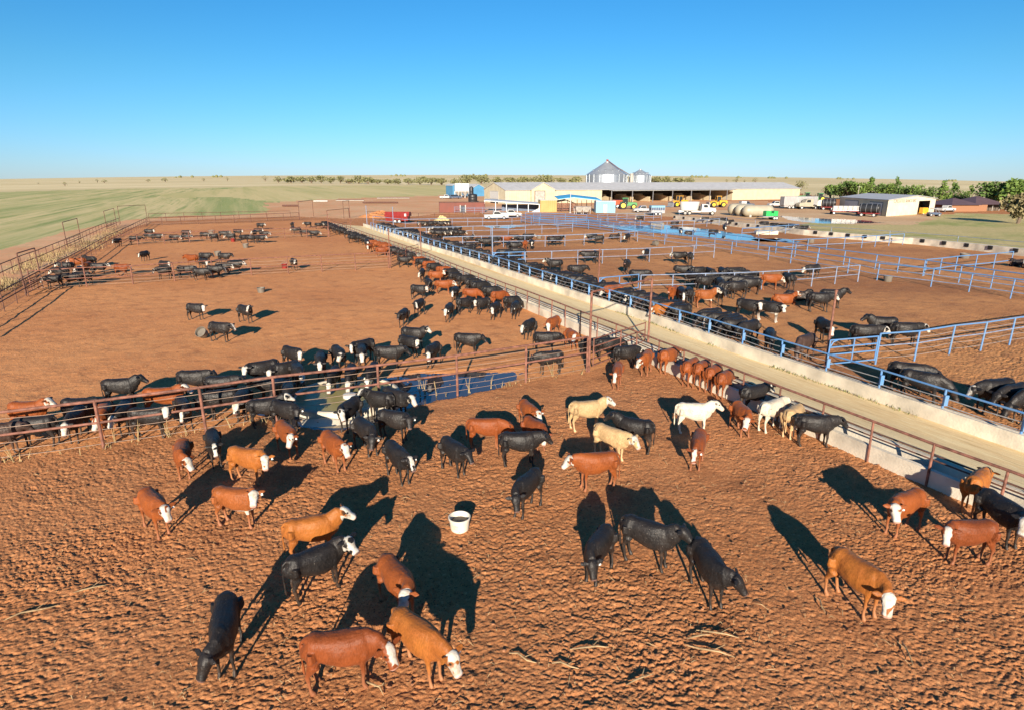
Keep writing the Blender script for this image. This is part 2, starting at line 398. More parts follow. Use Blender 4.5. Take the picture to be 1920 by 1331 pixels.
POSES = {   # poll x, poll y, poll z, head yaw, head pitch (degrees, nose down)
 'up':   (0.83, 0.00, 1.20,   0, 38), 'upl':  (0.76, 0.17, 1.18,  68, 42), 'upr':  (0.76,-0.17, 1.18, -68, 42),
 'lvl':  (0.88, 0.00, 1.04,   0, 48), 'lvll': (0.82, 0.17, 1.03,  58, 52), 'lvlr': (0.82,-0.17, 1.03, -58, 52),
 'low':  (0.92, 0.00, 0.90,   0, 58), 'lowl': (0.86, 0.18, 0.89,  48, 61), 'lowr': (0.86,-0.18, 0.89, -48, 61),
 'eat':  (0.96, 0.00, 0.68,   0, 62), 'eatl': (0.91, 0.16, 0.64,  35, 64), 'eatr': (0.91,-0.16, 0.64, -35, 64),
 'back': (0.72, 0.27, 1.12, 125, 42), 'lie':  (0.80, 0.14, 0.80,  30, 38),
}
def cow_mesh(pose, seed=0):
    rnd = random.Random(seed*31+hash(pose)%1 + len(pose)); lie = pose == 'lie'
    px, py, pz, yaw, pit = POSES[pose]
    mb = MB(); dz = -0.44 if lie else 0.0; wd = 1.12 if lie else 1.0
    J = lambda a: rnd.uniform(-a, a)
    T = [(-.74,.95,.06,.09),(-.71,.925,.145,.185),(-.63,.90,.200,.255),(-.52,.89,.235,.275),(-.38,.87,.218,.272),(-.22,.84,.242,.305),(-.02,.81,.265,.332),(.16,.80,.262,.345),(.32,.80,.236,.345),(.46,.82,.204,.325),(.58,.83,.160,.255),(.66,.84,.105,.17),(.70,.84,.04,.07)]
    loft(mb, [((x,0,z+dz), w*wd, h) for x,z,w,h in T], 24, 2.5)
    loft(mb, [((.18,0,1.03+dz),.06,.06),((.36,0,1.07+dz),.075,.085),((.52,0,1.06+dz),.06,.08)], 12, 2)       # withers
    loft(mb, [((-.68,0,1.06+dz),.07,.06),((-.54,0,1.085+dz),.17,.07),((-.46,0,1.09+dz),.185,.055),((-.38,0,1.075+dz),.12,.05)], 12, 2)     # hooks
    loft(mb, [((.28,0,.56+dz),.06,.06),((.50,0,.58+dz),.085,.10),((.63,0,.68+dz),.065,.10),((.68,0,.78+dz),.05,.08)], 12, 2)   # brisket
    poll = Vector((px, py, pz)); 
    if lie: poll = Vector((px, py, pz))
    sh = Vector((.48, 0, .93+dz)); mid = sh.lerp(poll, .52) + Vector((.03, -py*.25, .02))
    hd = Vector((math.cos(R(yaw))*math.cos(R(pit)), math.sin(R(yaw))*math.cos(R(pit)), -math.sin(R(pit))))
    hs = Vector((-math.sin(R(yaw)), math.cos(R(yaw)), 0)); hu = hd.cross(hs)
    if hu.z < 0: hu = -hu
    loft(mb, [(sh+Vector((-.16,0,-.06)),.17,.28),(sh+Vector((.02,0,-.04)),.165,.27),(mid+Vector((-.02,0,-.07)),.142,.24),(poll-hd*.02+Vector((-.03,0,-.08)),.115,.18),(poll+hd*.05-hu*.045,.092,.11)], 16, 2.1)
    H = [(-.035,.065,.055,0),(.0,.098,.088,0),(.05,.118,.110,-.012),(.11,.122,.116,-.022),(.17,.105,.108,-.028),(.23,.086,.092,-.032),(.30,.080,.080,-.034),(.355,.083,.073,-.034),(.395,.074,.06,-.034),(.415,.045,.035,-.034)]
    loft(mb, [(poll + hd*t*1.10 + hu*o, a*1.15, b*1.10) for t,a,b,o in H], 16, 2.5)
    ears = []
    for s in (-1, 1):
        e0 = poll + hd*.035 + hs*(s*.098) + hu*.025
        ed = (hs*s*.93 - hd*.22 + hu*.05 + Vector((0,0,-.16))).normalized()
        ex = ed.cross(hu).normalized()
        pts = []; n = 10
        S = [(0,.026,.024),(.05,.05,.021),(.10,.068,.018),(.16,.056,.016),(.215,.018,.013)]
        for t, a, b in S:
            for j in range(n):
                an = 2*math.pi*j/n; pts.append(e0 + ed*t + ex*(math.cos(an)*a) + ed.cross(ex)*(math.sin(an)*b))
        mb.add(pts, [(i*n+j, i*n+(j+1)%n, (i+1)*n+(j+1)%n, (i+1)*n+j) for i in range(4) for j in range(n)] + [tuple(range(n-1,-1,-1)), tuple(range(4*n,5*n))])
        ears.append((e0, ed, ex))
    feet = []
    if not lie:
        for s in (-1, 1):
            o = J(.09); k = J(.03)
            y = s*.150
            loft(mb, [((-.52,y*.80,.93),.095,.21),((-.53,y,.76),.108,.185),((-.52+.3*o,y*1.05,.60),.082,.135),((-.60+.7*o,y,.44),.045,.066),((-.625+.8*o,y,.375),.040,.058),((-.60+.9*o,y,.27),.031,.040),((-.575+o,y+k,.13),.032,.038),((-.56+o,y+k,.075),.038,.044),((-.53+o,y+k,.035),.047,.058),((-.525+o,y+k,0.0),.052,.066)], 12, 2)
            o = J(.07); k = J(.02); y = s*.135
            loft(mb, [((.40,y*.9,.93),.075,.16),((.41,y*1.05,.74),.085,.135),((.40+.3*o,y*1.05,.58),.062,.085),((.41+.6*o,y,.45),.045,.055),((.42+.8*o,y,.35),.043,.050),((.415+.9*o,y,.24),.031,.035),((.41+o,y+k,.12),.032,.036),((.425+o,y+k,.07),.038,.043),((.445+o,y+k,.03),.047,.056),((.45+o,y+k,0.0),.052,.062)], 12, 2)
    else:
        for s in (-1, 1):
            loft(mb, [((-.55,s*.20,.38),.10,.16),((-.30,s*.32,.22),.09,.13),((-.14,s*.34,.13),.06,.07),((-.35,s*.36,.07),.042,.042),((-.52,s*.37,.06),.045,.04)], 12, 2)
            loft(mb, [((.45,s*.16,.30),.08,.12),((.60,s*.19,.16),.06,.07),((.72,s*.19,.09),.045,.045),((.52,s*.21,.05),.04,.035)], 12, 2)
    td = J(.04)
    if lie: tail = [((-.74,0,.58),.035,.035),((-.82,.03,.40),.026,.026),((-.80,.16,.12),.022,.022),((-.66,.34,.05),.028,.028),((-.55,.40,.04),.02,.02)]
    else: tail = [((-.70,0,1.07),.045,.04),((-.775,0,1.01),.033,.033),((-.80,td*.3,.82),.022,.022),((-.795,td*.7,.60),.019,.019),((-.785,td,.46),.032,.032),((-.78,td,.34),.034,.034),((-.775,td,.26),.012,.012)]
    loft(mb, tail, 10, 2)
    o = mb.build('tmp')
    md = o.modifiers.new('r', 'REMESH'); md.mode = 'VOXEL'; md.voxel_size = 0.0155
    sm = o.modifiers.new('s', 'SMOOTH'); sm.factor = 0.5; sm.iterations = 3
    dg = C.evaluated_depsgraph_get(); dg.update()
    me = bpy.data.meshes.new_from_object(o.evaluated_get(dg))
    bpy.data.objects.remove(o)
    me.name = 'cow'
    n = len(me.vertices); co = np.zeros(n*3, np.float32); me.vertices.foreach_get('co', co); co = co.reshape(-1, 3)
    # a little muscle and hair unevenness
    nr = np.zeros(n*3, np.float32); me.vertices.foreach_get('normal', nr); nr = nr.reshape(-1, 3)
    wob = fbm(co[:,0]*4.5+seed*7, co[:,2]*5+co[:,1]*4, 3)*0.026 + fbm(co[:,0]*17+seed*3, co[:,2]*15+co[:,1]*13, 2)*0.004
    def warp(c):                    # calf build: shorter barrel, longer legs
        c = np.array(c, np.float32)
        if not lie:
            c[:,0] = np.where(c[:,0] < .6, c[:,0]*.91, c[:,0]-.054); c[:,2] = np.where(c[:,2] < .5, c[:,2]*1.13, c[:,2]+.065)
        return c
    me.vertices.foreach_set('co', warp(co + nr*wob[:,None]).ravel())
    rel = co - np.array(poll); D = np.array(hd); S = np.array(hs); Uu = np.array(hu)
    a = rel @ D; l = np.abs(rel @ S); u = rel @ Uu
    near = np.sqrt(np.clip((a-.205)/.26, -9, 9)**2 + (l/.175)**2 + ((u+.03)/.20)**2)
    head = (1-sstep(near, 0.95, 1.15))
    ear = np.zeros(n)
    for e0, ed, ex in ears:
        q = co - np.array(e0); ax = q @ np.array(ed); rd = np.linalg.norm(q - ax[:,None]*np.array(ed), axis=1)
        ear = np.maximum(ear, ((ax > .045) & (ax < .25) & (rd < .075)).astype(float))
    eye = np.zeros(n)
    for s in (-1, 1):
        ep = np.array(poll + hd*.145 + hs*(s*.124) + hu*.035)
        eye = np.maximum(eye, 1-sstep(np.linalg.norm(co-ep, axis=1), .020, .040))
    c1 = np.stack([head*(1-ear), np.clip(l/.15, 0, 1), np.clip(a/.45, 0, 1), np.ones(n)], -1).astype(np.float32)
    low = (1-sstep(co[:,2], .12, .48)) if not lie else np.zeros(n)
    bel = (1-sstep(co[:,2], .50+dz, .58+dz))*(sstep(co[:,0], -.5, -.4))*(1-sstep(co[:,0], .62, .7)) * ((co[:,2] > .42) if not lie else 0)
    c2 = np.stack([eye, low, bel, np.clip((u+.12)/.24, 0, 1)], -1).astype(np.float32)
    for nm, arr in (('face', c1), ('marks', c2)):
        at = me.attributes.new(nm, 'FLOAT_COLOR', 'POINT'); at.data.foreach_set('color', arr.ravel())
    me.polygons.foreach_set('use_smooth', np.ones(len(me.polygons), bool))
    # ear tag of this pose
    tags = []
    for (e0, ed, ex) in ears:
        t = MB(); c0 = e0 + ed*.115 - hu*.012
        f = hd; dn = Vector((0,0,-1))
        sd = ed; 
        t.add([c0 + sd*x + dn*z + f*y + f*.03 for x, z, y in ((-.022,0,.0),(.022,0,.0),(.032,.075,.0),(-.032,.075,.0),(-.022,0,.008),(.022,0,.008),(.032,.075,.008),(-.032,.075,.008))],
              [(3,2,1,0),(4,5,6,7),(0,1,5,4),(1,2,6,5),(2,3,7,6),(3,0,4,7)])
        t.v = [tuple(float(q) for q in v) for v in warp([tuple(v) for v in t.v])]; to = t.build('tmp'); tm = to.data; bpy.data.objects.remove(to); tm.name = 'ear_tag'; tags.append(tm)
    return me, tags

def coat_mat(name, base, base2, face=0.0, leg=None, belly=0.0, rough=0.52, specks=0.0, sheen=0.15):
    m = bpy.data.materials.new(name); m.use_nodes = True; t = m.node_tree; N = t.nodes; L = t.links
    b = N['Principled BSDF']; b.inputs['Roughness'].default_value = rough; b.inputs['Specular IOR Level'].default_value = 0.30 if base[0] < .06 else .20
    b.inputs['Sheen Weight'].default_value = 0.0 if base[0] < .06 else .04; b.inputs['Sheen Roughness'].default_value = 0.4
    tc = N.new('ShaderNodeTexCoord'); oi = N.new('ShaderNodeObjectInfo')
    ad = N.new('ShaderNodeVectorMath'); ad.operation = 'MULTIPLY_ADD'; ad.inputs[1].default_value = (1,1,1)
    cmb = N.new('ShaderNodeCombineXYZ'); mu = N.new('ShaderNodeMath'); mu.operation = 'MULTIPLY'; mu.inputs[1].default_value = 37.0
    L.new(oi.outputs['Random'], mu.inputs[0]); L.new(mu.outputs[0], cmb.inputs[0]); L.new(mu.outputs[0], cmb.inputs[1])
    L.new(tc.outputs['Object'], ad.inputs[0]); L.new(cmb.outputs[0], ad.inputs[2]); vec = ad.outputs[0]
    def noise(sc, det=4):
        n = N.new('ShaderNodeTexNoise'); n.inputs['Scale'].default_value = sc; n.inputs['Detail'].default_value = det; L.new(vec, n.inputs['Vector']); return n.outputs[0]
    def math_(op, x, y):
        k = N.new('ShaderNodeMath'); k.operation = op; k.use_clamp = False
        for i, v in enumerate((x, y)):
            if isinstance(v, (int, float)): k.inputs[i].default_value = v
            else: L.new(v, k.inputs[i])
        return k.outputs[0]
    def step(v, a, c):
        r = N.new('ShaderNodeMapRange'); r.interpolation_type = 'SMOOTHSTEP'; r.inputs[1].default_value = a; r.inputs[2].default_value = c; L.new(v, r.inputs[0]); return r.outputs[0]
    def mix(f, a, c):
        x = N.new('ShaderNodeMix'); x.data_type = 'RGBA'
        if isinstance(f, (int, float)): x.inputs[0].default_value = f
        else: L.new(f, x.inputs[0])
        for s, k in ((a, 6), (c, 7)):
            if isinstance(s, tuple): x.inputs[k].default_value = (*s, 1)
            else: L.new(s, x.inputs[k])
        return x.outputs[2]
    c = mix(step(noise(2.2), .35, .65), base, base2)
    c = mix(math_('MULTIPLY', step(noise(3.6, 6), .48, .70), .65), c, tuple(x*.5 for x in base))
    hv = math_('MULTIPLY_ADD', oi.outputs['Random'], 0.30); hv.node.inputs[2].default_value = 0.84
    hs_ = N.new('ShaderNodeHueSaturation'); L.new(c, hs_.inputs['Color']); L.new(hv, hs_.inputs['Value']); c = hs_.outputs[0]
    a1 = N.new('ShaderNodeAttribute'); a1.attribute_name = 'face'; s1 = N.new('ShaderNodeSeparateColor'); L.new(a1.outputs['Color'], s1.inputs[0])
    a2 = N.new('ShaderNodeAttribute'); a2.attribute_name = 'marks'; s2 = N.new('ShaderNodeSeparateColor'); L.new(a2.outputs['Color'], s2.inputs[0])
    sv = N.new('ShaderNodeVectorMath'); sv.operation = 'MULTIPLY'; sv.inputs[1].default_value = (55, 55, 13); L.new(vec, sv.inputs[0])
    hn = N.new('ShaderNodeTexNoise'); hn.inputs['Scale'].default_value = 1.0; hn.inputs['Detail'].default_value = 4; L.new(sv.outputs[0], hn.inputs['Vector'])
    c = mix(math_('MULTIPLY', step(hn.outputs[0], .38, .62), .45), c, tuple(min(1, x*1.45 + .002) for x in base2))
    c = mix(math_('MULTIPLY', step(hn.outputs[0], .60, .40), .30), c, tuple(x*.55 for x in base))
    gz = N.new('ShaderNodeSeparateXYZ'); L.new(tc.outputs['Object'], gz.inputs[0])
    dust = math_('MULTIPLY', math_('MULTIPLY', step(gz.outputs[2], .85, .25), step(noise(4.5, 6), .45, .68)), .38)
    c = mix(dust, c, (.17, .085, .045) if base[0] < .06 else tuple(x*.55 + y for x, y in zip(base, (.12, .075, .045))))
    if leg: c = mix(math_('MULTIPLY', s2.outputs[1], 0.65), c, leg)
    c = mix(math_('MULTIPLY', step(noise(5.5, 6), .62, .76), 0.25), c, tuple(x*.6+y for x, y in zip(base, (.05,.024,.012))))     # dried mud
    if specks: c = mix(math_('MULTIPLY', step(noise(48, 2), .735, .755), specks), c, (0.50, 0.42, 0.33))
    if face > 0:
        n1 = noise(9, 3)
        lat = math_('SUBTRACT', face, s1.outputs[1])                               # face is how far out the white reaches
        lat = step(math_('ADD', lat, math_('MULTIPLY', math_('SUBTRACT', n1, .5), 0.75)), -.10, .10)
        patch = math_('SUBTRACT', 1.0, step(noise(4.2, 1), .62, .66))
        mk = math_('MULTIPLY', math_('MULTIPLY', step(s1.outputs[0], .35, .65), lat), patch)
        c = mix(mk, c, mix(step(noise(7, 5), .45, .72), (0.47, 0.44, 0.385), (0.33, 0.27, 0.20)))
    if belly: c = mix(math_('MULTIPLY', step(s2.outputs[2], .4, .6), belly), c, (0.52, 0.47, 0.40))
    nose = math_('MULTIPLY', step(s1.outputs[2], .90, .97), s1.outputs[0])
    c = mix(nose, c, (0.16, 0.09, 0.075) if base[0] < .05 else (0.40, 0.22, 0.17))
    c = mix(s2.outputs[0], c, (0.012, 0.010, 0.010))
    L.new(c, b.inputs['Base Color'])
    bp = N.new('ShaderNodeBump'); bp.inputs['Strength'].default_value = 0.45; bp.inputs['Distance'].default_value = 0.022
    L.new(math_('ADD', noise(20, 6), math_('MULTIPLY', hn.outputs[0], .5)), bp.inputs['Height']); L.new(bp.outputs[0], b.inputs['Normal'])
    return m
COATS = {
 'k': coat_mat('black coat', (.0105,.0100,.0105), (.016,.013,.012), 0, leg=(.030,.023,.018), specks=.8, rough=.50),
 'kw': coat_mat('black coat white face', (.0105,.0100,.0105), (.016,.013,.012), .80, leg=(.030,.023,.018), specks=.7, rough=.50),
 'kb': coat_mat('black coat white blaze', (.0105,.0100,.0105), (.016,.013,.012), .42, leg=(.030,.023,.018), specks=.7, rough=.50),
 'ks': coat_mat('black coat white face white legs', (.0105,.0100,.0105), (.016,.013,.012), .95, leg=(.55,.51,.45), belly=.8, specks=.5, rough=.50),
 'r': coat_mat('red coat', (.215,.054,.0125), (.16,.040,.010), 0, leg=(.24,.10,.05), specks=.3),
 'rw': coat_mat('red coat white face', (.225,.060,.0135), (.17,.044,.011), .82, leg=(.27,.115,.058), specks=.3),
 'rb': coat_mat('red coat white blaze', (.19,.047,.012), (.14,.035,.010), .5, leg=(.24,.10,.05), specks=.3),
 'rs': coat_mat('red coat white face white belly', (.27,.080,.020), (.20,.058,.015), .97, leg=(.30,.14,.08), belly=.9),
 'o': coat_mat('orange coat', (.32,.112,.021), (.24,.074,.015), 0, leg=(.34,.16,.08)),
 'ow': coat_mat('orange coat white face', (.31,.108,.020), (.23,.072,.015), .80, leg=(.34,.16,.08)),
 't': coat_mat('tan coat', (.40,.27,.135), (.35,.225,.11), 0, leg=(.55,.38,.22)),
 'tw': coat_mat('tan coat white face', (.41,.285,.145), (.36,.235,.115), .95, leg=(.56,.40,.23)),
 'w': coat_mat('white coat', (.50,.45,.36), (.45,.39,.30), 0, leg=(.62,.52,.40), belly=.3),
 'd': coat_mat('dark brown coat', (.055,.030,.022), (.035,.022,.018), 0, leg=(.09,.055,.04), specks=.4),
}
M['tag'] = mat('white ear tag plastic', (0.62, 0.62, 0.59), 0.4, var=0.03)
PM = {}
for _p in POSES:
    for _s in ((0,) if _p in ('lie','back') else (0, 1)):
        PM[(_p, _s)] = cow_mesh(_p, _s + 1)
_cn = [0]; HERD = []
def cow(coat, pose, px, py, hdg, label, sc=0.93, tagside=None, group=None, z=None):
    """px, py: picture point of the ground under the middle of the animal; hdg: 0 right, 90 away, 180 left, 270 towards the camera"""
    p = G(px, py) if py is not None else px
    _cn[0] += 1; rn = random.Random(_cn[0]*17)
    me, tags = PM[(pose, 0 if (pose, 1) not in PM else rn.randint(0, 1))]
    o = bpy.data.objects.new('cow', me); COL.objects.link(o)
    if not me.materials: me.materials.append(COATS['k'])
    o.material_slots[0].link = 'OBJECT'; o.material_slots[0].material = COATS[coat]
    s = sc*.965*rn.uniform(.97, 1.03)
    o.location = (p.x, p.y, p.z - 0.025 if z is None else z); o.rotation_euler = (0, 0, R(hdg)); o.scale = (s*rn.uniform(.95,1.05), s*rn.uniform(.92,1.07), s)
    tag(o, label, 'cow', group); HERD.append((ppm(p), o, coat, (pose, 0 if (pose, 1) not in PM else 1)))
    if tagside is not None:
        t = bpy.data.objects.new('ear_tag', tags[tagside]); COL.objects.link(t)
        if not tags[tagside].materials: tags[tagside].materials.append(M['tag'])
        t.parent = o
    return o
def cow2(coat, pose, hind, front, label, sc=0.93, tagside=None, group=None):
    """placed by the picture points where the hind feet and the front feet stand"""
    a, b = G(*hind), G(*front); m = a.lerp(b, .54)
    d = b - a
    return cow(coat, pose, m, None, math.degrees(math.atan2(d.y, d.x)), label, sc, tagside, group)
# ------------------------------------------------------------------ feed road, puddles, bunks
M['rubber'] = mat('black rubber', (.012,.012,.013), .7)
M['road'] = soil('feed road', [(.76,.59,.325), (.35,.42,.62,(.64,.435,.205)), (2.5,.50,.70,(.78,.62,.34)), (14,.56,.70,(.84,.72,.44)), (6,.56,.74,(.50,.34,.16))], bump=.5, stretch=(1,.09,1))
def water_mat(name, col, rough=0.03):
    m = bpy.data.materials.new(name); m.use_nodes = True; t = m.node_tree; N = t.nodes; L = t.links
    b = N['Principled BSDF']; b.inputs['Base Color'].default_value = (*col, 1); b.inputs['Roughness'].default_value = rough; b.inputs['IOR'].default_value = 1.33
    b.inputs['Specular IOR Level'].default_value = 0.9
    tc = N.new('ShaderNodeTexCoord'); n = N.new('ShaderNodeTexNoise'); n.inputs['Scale'].default_value = 2.5; n.inputs['Detail'].default_value = 3
    L.new(tc.outputs['Object'], n.inputs['Vector']); bp = N.new('ShaderNodeBump'); bp.inputs['Strength'].default_value = 0.06; bp.inputs['Distance'].default_value = 0.05
    L.new(n.outputs[0], bp.inputs['Height']); L.new(bp.outputs[0], b.inputs['Normal'])
    return m
M['water'] = water_mat('puddle water', (.045,.040,.045))
M['mudwater'] = water_mat('shallow puddle water', (.05,.07,.10), .05)
roadL = offset(RAILS, 0.98); roadR = WALLRS
mb = MB(); n = len(roadL); K = 8
for i in range(n):
    for j in range(K+1):
        f = j/K; p = roadL[i].lerp(roadR[i], f)
        mb.v.append((p.x, p.y, 0.40*(1-f)**1.3 + 0.06 + 0.025*math.sin(f*9.0)*(0 < j < K)))
for i in range(n-1):
    for j in range(K): a = i*(K+1)+j; mb.f.append((a, a+1, a+K+2, a+K+1))
tag(mb.build('feed_road', M['road'], smooth=True), kind='structure')
for k, poly in PUD.items():
    cx = sum(p.x for p in poly)/len(poly); cy = sum(p.y for p in poly)/len(poly); zz = sum(p.z for p in poly)/len(poly)
    mb = MB(); mb.sheet([(cx+(p.x-cx)*1.2, cy+(p.y-cy)*1.2, (p.z)-(.055 if k == 'pen' else .045)) for p in poly])
    tag(mb.build('water', M['water'] if k == 'pen' else M['mudwater']), kind='structure')

def extrude_line(name, line, prof, m, parent=None):      # prof: closed outline of (sideways, up), carried along the line
    mb = MB(); n = len(line); k = len(prof)
    offs = {d: offset(line, d) for d, _ in prof}
    for i in range(n):
        for d, z in prof: p = offs[d][i]; mb.v.append((p.x, p.y, z + terrain(p.x, p.y)))
    for i in range(n-1):
        for j in range(k): mb.f.append((i*k+j, i*k+(j+1) % k, (i+1)*k+(j+1) % k, (i+1)*k+j))
    mb.f.append(tuple(range(k))); mb.f.append(tuple(range((n-1)*k, n*k)))
    return mb.build(name, m, parent)
def bunk(label, line, flip, join=3.0):
    t = thing('feed_bunk', label, 'feed trough', tuple(line[-1]))
    base = [(0,-.25),(0,.50),(.12,.52),(.20,.20),(.62,.18),(.76,.55),(.94,.55),(.94,-.25)] if not flip else [(0,-.25),(0,.60),(.14,.60),(.26,.20),(.62,.18),(.70,.42),(.84,.42),(.84,-.25)]
    o = extrude_line('trough', line, base, M['concrete']); o.parent = t; o.location = -Vector(line[-1])
    g = MB(); 
    L_ = resample(line, 46); a = offset(L_, -.004 if flip else .935); b = offset(L_, .145 if flip else .76)
    return t
BL = bunk('long concrete feed trough with rusty rail along the left edge of the feed road', offset(RAILS, .03), False)
BR = bunk('long pale concrete feed trough wall along the right edge of the feed road', WALLRS, True)

# ------------------------------------------------------------------ fences
def top_line(pts, h): return [Vector((p.x, p.y, p.z-h)) for p in (G(x, y, h) for x, y in pts)]
def fence(label, base, h, posts, rails=(), wires=(), pr=0.045, mats=('rust','rust','rust_wire'), name='fence', cat='fence', tall=(), group=None, spacing=None, nosplit=False):
    """base: line of ground points; posts: 'pts' for one at each point or a number of metres apart; rails: (height, radius, material)"""
    o0 = base[0]; t = thing(name, label, cat, tuple(o0), group=group)
    loc = lambda p, z=0: (p.x-o0.x, p.y-o0.y, p.z-o0.z+z)
    if posts == 'pts': pp = base
    else:
        L_ = sum((base[i+1]-base[i]).length for i in range(len(base)-1)); pp = resample(base, max(2, int(round(L_/posts))+1))
    rn = random.Random(len(label)*7+int(abs(o0.x)*10))
    for i, p in enumerate(pp):
        if not (-45 < p.x/max(p.y, 1)*30 < 45): continue
        hh = tall[i] if i < len(tall) and tall[i] else h*rn.uniform(.995, 1.02)
        m = MB(); dx, dy = rn.uniform(-.02,.02), rn.uniform(-.02,.02)
        q = loc(p); m.tube([(q[0],q[1],q[2]-.2),(q[0]+dx*.5,q[1]+dy*.5,q[2]+hh*.5),(q[0]+dx,q[1]+dy,q[2]+hh)], pr*1.12, 8)
        m.build('post', M[mats[0]], t, smooth=True)
    for z, r, mk in rails:
        m = MB(); m.tube([loc(p, z + (rn.uniform(-.012,.012))) for p in pp], r, 8); m.build('rail', M[mk], t, smooth=True)
    for z in wires:
        m = MB(); pts = []
        for i in range(len(pp)-1):
            for f in (0, .5): 
                q = pp[i].lerp(pp[i+1], f); pts.append(loc(q, z - (.03 if f else 0) + rn.uniform(-.015,.015)))
        pts.append(loc(pp[-1], z)); m.tube(pts, .008 + .0001*pp[0].y, 5); m.build('wire', M[mats[2]], t)
    return t
def gate(label, a, b, h, rails, uprights=1, mk='rust', r=.032, name='pipe_gate', brace=False):
    t = thing(name, label, 'gate', tuple(a)); a0 = Vector(a); a = Vector((0,0,0)); b = Vector(b)-a0
    d = b-a; m = MB(); z0 = rails[0]
    m.tube([(a.x,a.y,z0-.05),(a.x,a.y,h)], r, 8); m.tube([(b.x,b.y,b.z+z0-.05),(b.x,b.y,b.z+h)], r, 8); m.build('frame', M[mk], t, smooth=True)
    for z in rails:
        m = MB(); m.tube([(a.x,a.y,z),(b.x,b.y,b.z+z)], r, 8); m.build('gate_bar', M[mk], t, smooth=True)
    for k in range(uprights):
        p = a.lerp(b, (k+1)/(uprights+1)); m = MB(); m.tube([(p.x,p.y,p.z+z0-.04),(p.x,p.y,p.z+h)], r*.9, 8); m.build('upright', M[mk], t, smooth=True)
    if brace:
        m = MB(); p = a.lerp(b, .16); m.tube([(p.x,p.y,h-.02),(a.x+d.x*.06,a.y+d.y*.06,h-.12),(a.x+d.x*.015,a.y+d.y*.015,h-.32)], r, 8); m.build('corner_brace', M[mk], t, smooth=True)
    return t
def portal(label, a, b, h, mk='rust', r=.055, bar=True):
    t = thing('gate_frame', label, 'gate frame', tuple(a)); d = Vector(b)-Vector(a)
    for p in (Vector((0,0,0)), d):
        m = MB(); m.tube([(p.x,p.y,p.z-.2),(p.x,p.y,p.z+h)], r, 8); m.build('tall_post', M[mk], t, smooth=True)
    if bar:
        m = MB(); m.tube([(0,0,h),(d.x,d.y,d.z+h)], r*.9, 8); m.build('crossbar', M[mk], t, smooth=True)
    return t
def gl(pts): return [G(x, y) for x, y in pts]
T3 = [(1.0,.04)]
# --- brown fences of the left pens
NEAR = gl([(-230,907),(-90,884),(0,868),(195,840),(387,810),(519.5,787),(712,761),(858,739),(986,717.5),(1100,697.5)])
fence('rusty pipe and wire fence crossing the foreground in front of the drinking herd', NEAR, 1.68, 'pts', [(1.68,.05,'rust'),(.93,.042,'rust')], [1.45,1.18,.66,.42,.18], pr=.045)
g1, g2 = G(1104,697), G(1214,656)
portal('tall rusty gate frame with overhead bar beside the feed road, nearest to the camera', g1, g2, 3.75)
gate('rusty five bar pipe gate closing the near corner by the feed road', g1.lerp(g2,.06), g1.lerp(g2,.93), 1.55, [.25,.55,.85,1.15,1.52], 1)
F2 = gl([(60,546),(163,538),(250,534),(328,528),(400,522),(472,517.5),(541,514),(604,510),(667,507),(729,503.5)])
fence('rusty wire fence across the middle of the left pens, second from the camera', F2, 1.60, 'pts', [(1.60,.045,'rust'),(.75,.035,'rust')], [1.3,1.0,.45,.2], tall=(0,2.5))
g1, g2 = G(732,503.5), G(790,482)
portal('tall rusty posts on both sides of the second cross fence gate', g1, g2, 3.9, bar=False)
gate('rusty bar gate between the tall posts of the second cross fence', g1.lerp(g2,.05), g1.lerp(g2,.90), 1.6, [.3,.6,.9,1.2,1.55], 1)
F3 = gl([(224,463),(259,461),(309,458.5),(356,456),(403,454),(470,451),(534.5,448),(576,446.5),(616,444.5)])
fence('thin rusty fence farther back across the left pens, third from the camera', F3, 1.55, 'pts', [(1.55,.05,'rust'),(.75,.04,'rust')], [1.15,.4])
g1, g2 = G(617,444.5), G(658,431)
portal('tall rusty posts at the third cross fence beside the feed road', g1, g2, 3.9, bar=False)
gate('rusty bar gate between the tall posts of the third cross fence', g1.lerp(g2,.05), g1.lerp(g2,.8), 1.55, [.35,.75,1.15,1.5], 1)
F4 = gl([(276,424),(304,423),(340,422),(372,421),(405,420),(440,418.5),(471,417),(502,416),(532,414.5),(561,413)])
fence('thin rusty fence closing the far end of the left pens', F4, 1.6, 'pts', [(1.6,.05,'rust_dark'),(.8,.045,'rust_dark')], [1.2,.4], mats=('rust_dark','rust_dark','rust_wire'))
fence('thin wire fence just beyond the far end of the left pens', gl([(280,415),(312,414.5),(346,413.5),(380,413),(415,412),(449,411),(500,410),(545,409)]), 1.6, 'pts', [(1.6,.05,'rust_dark')], [1.0,.5], mats=('rust_dark','rust_dark','rust_wire'))
g1, g2 = G(562,413), G(588,407)
portal('far rusty gate frame at the head of the left pens', g1, g2, 4.0, 'rust_dark', .06)
portal('rusty square gate frame at the far end of the feed road', G(645,411), G(656,409), 4.0, 'rust_dark', .06)
portal('wide rusty gate frame across the far end of the feed road', G(614,414), G(655,409), 2.2, 'rust_dark', .06)
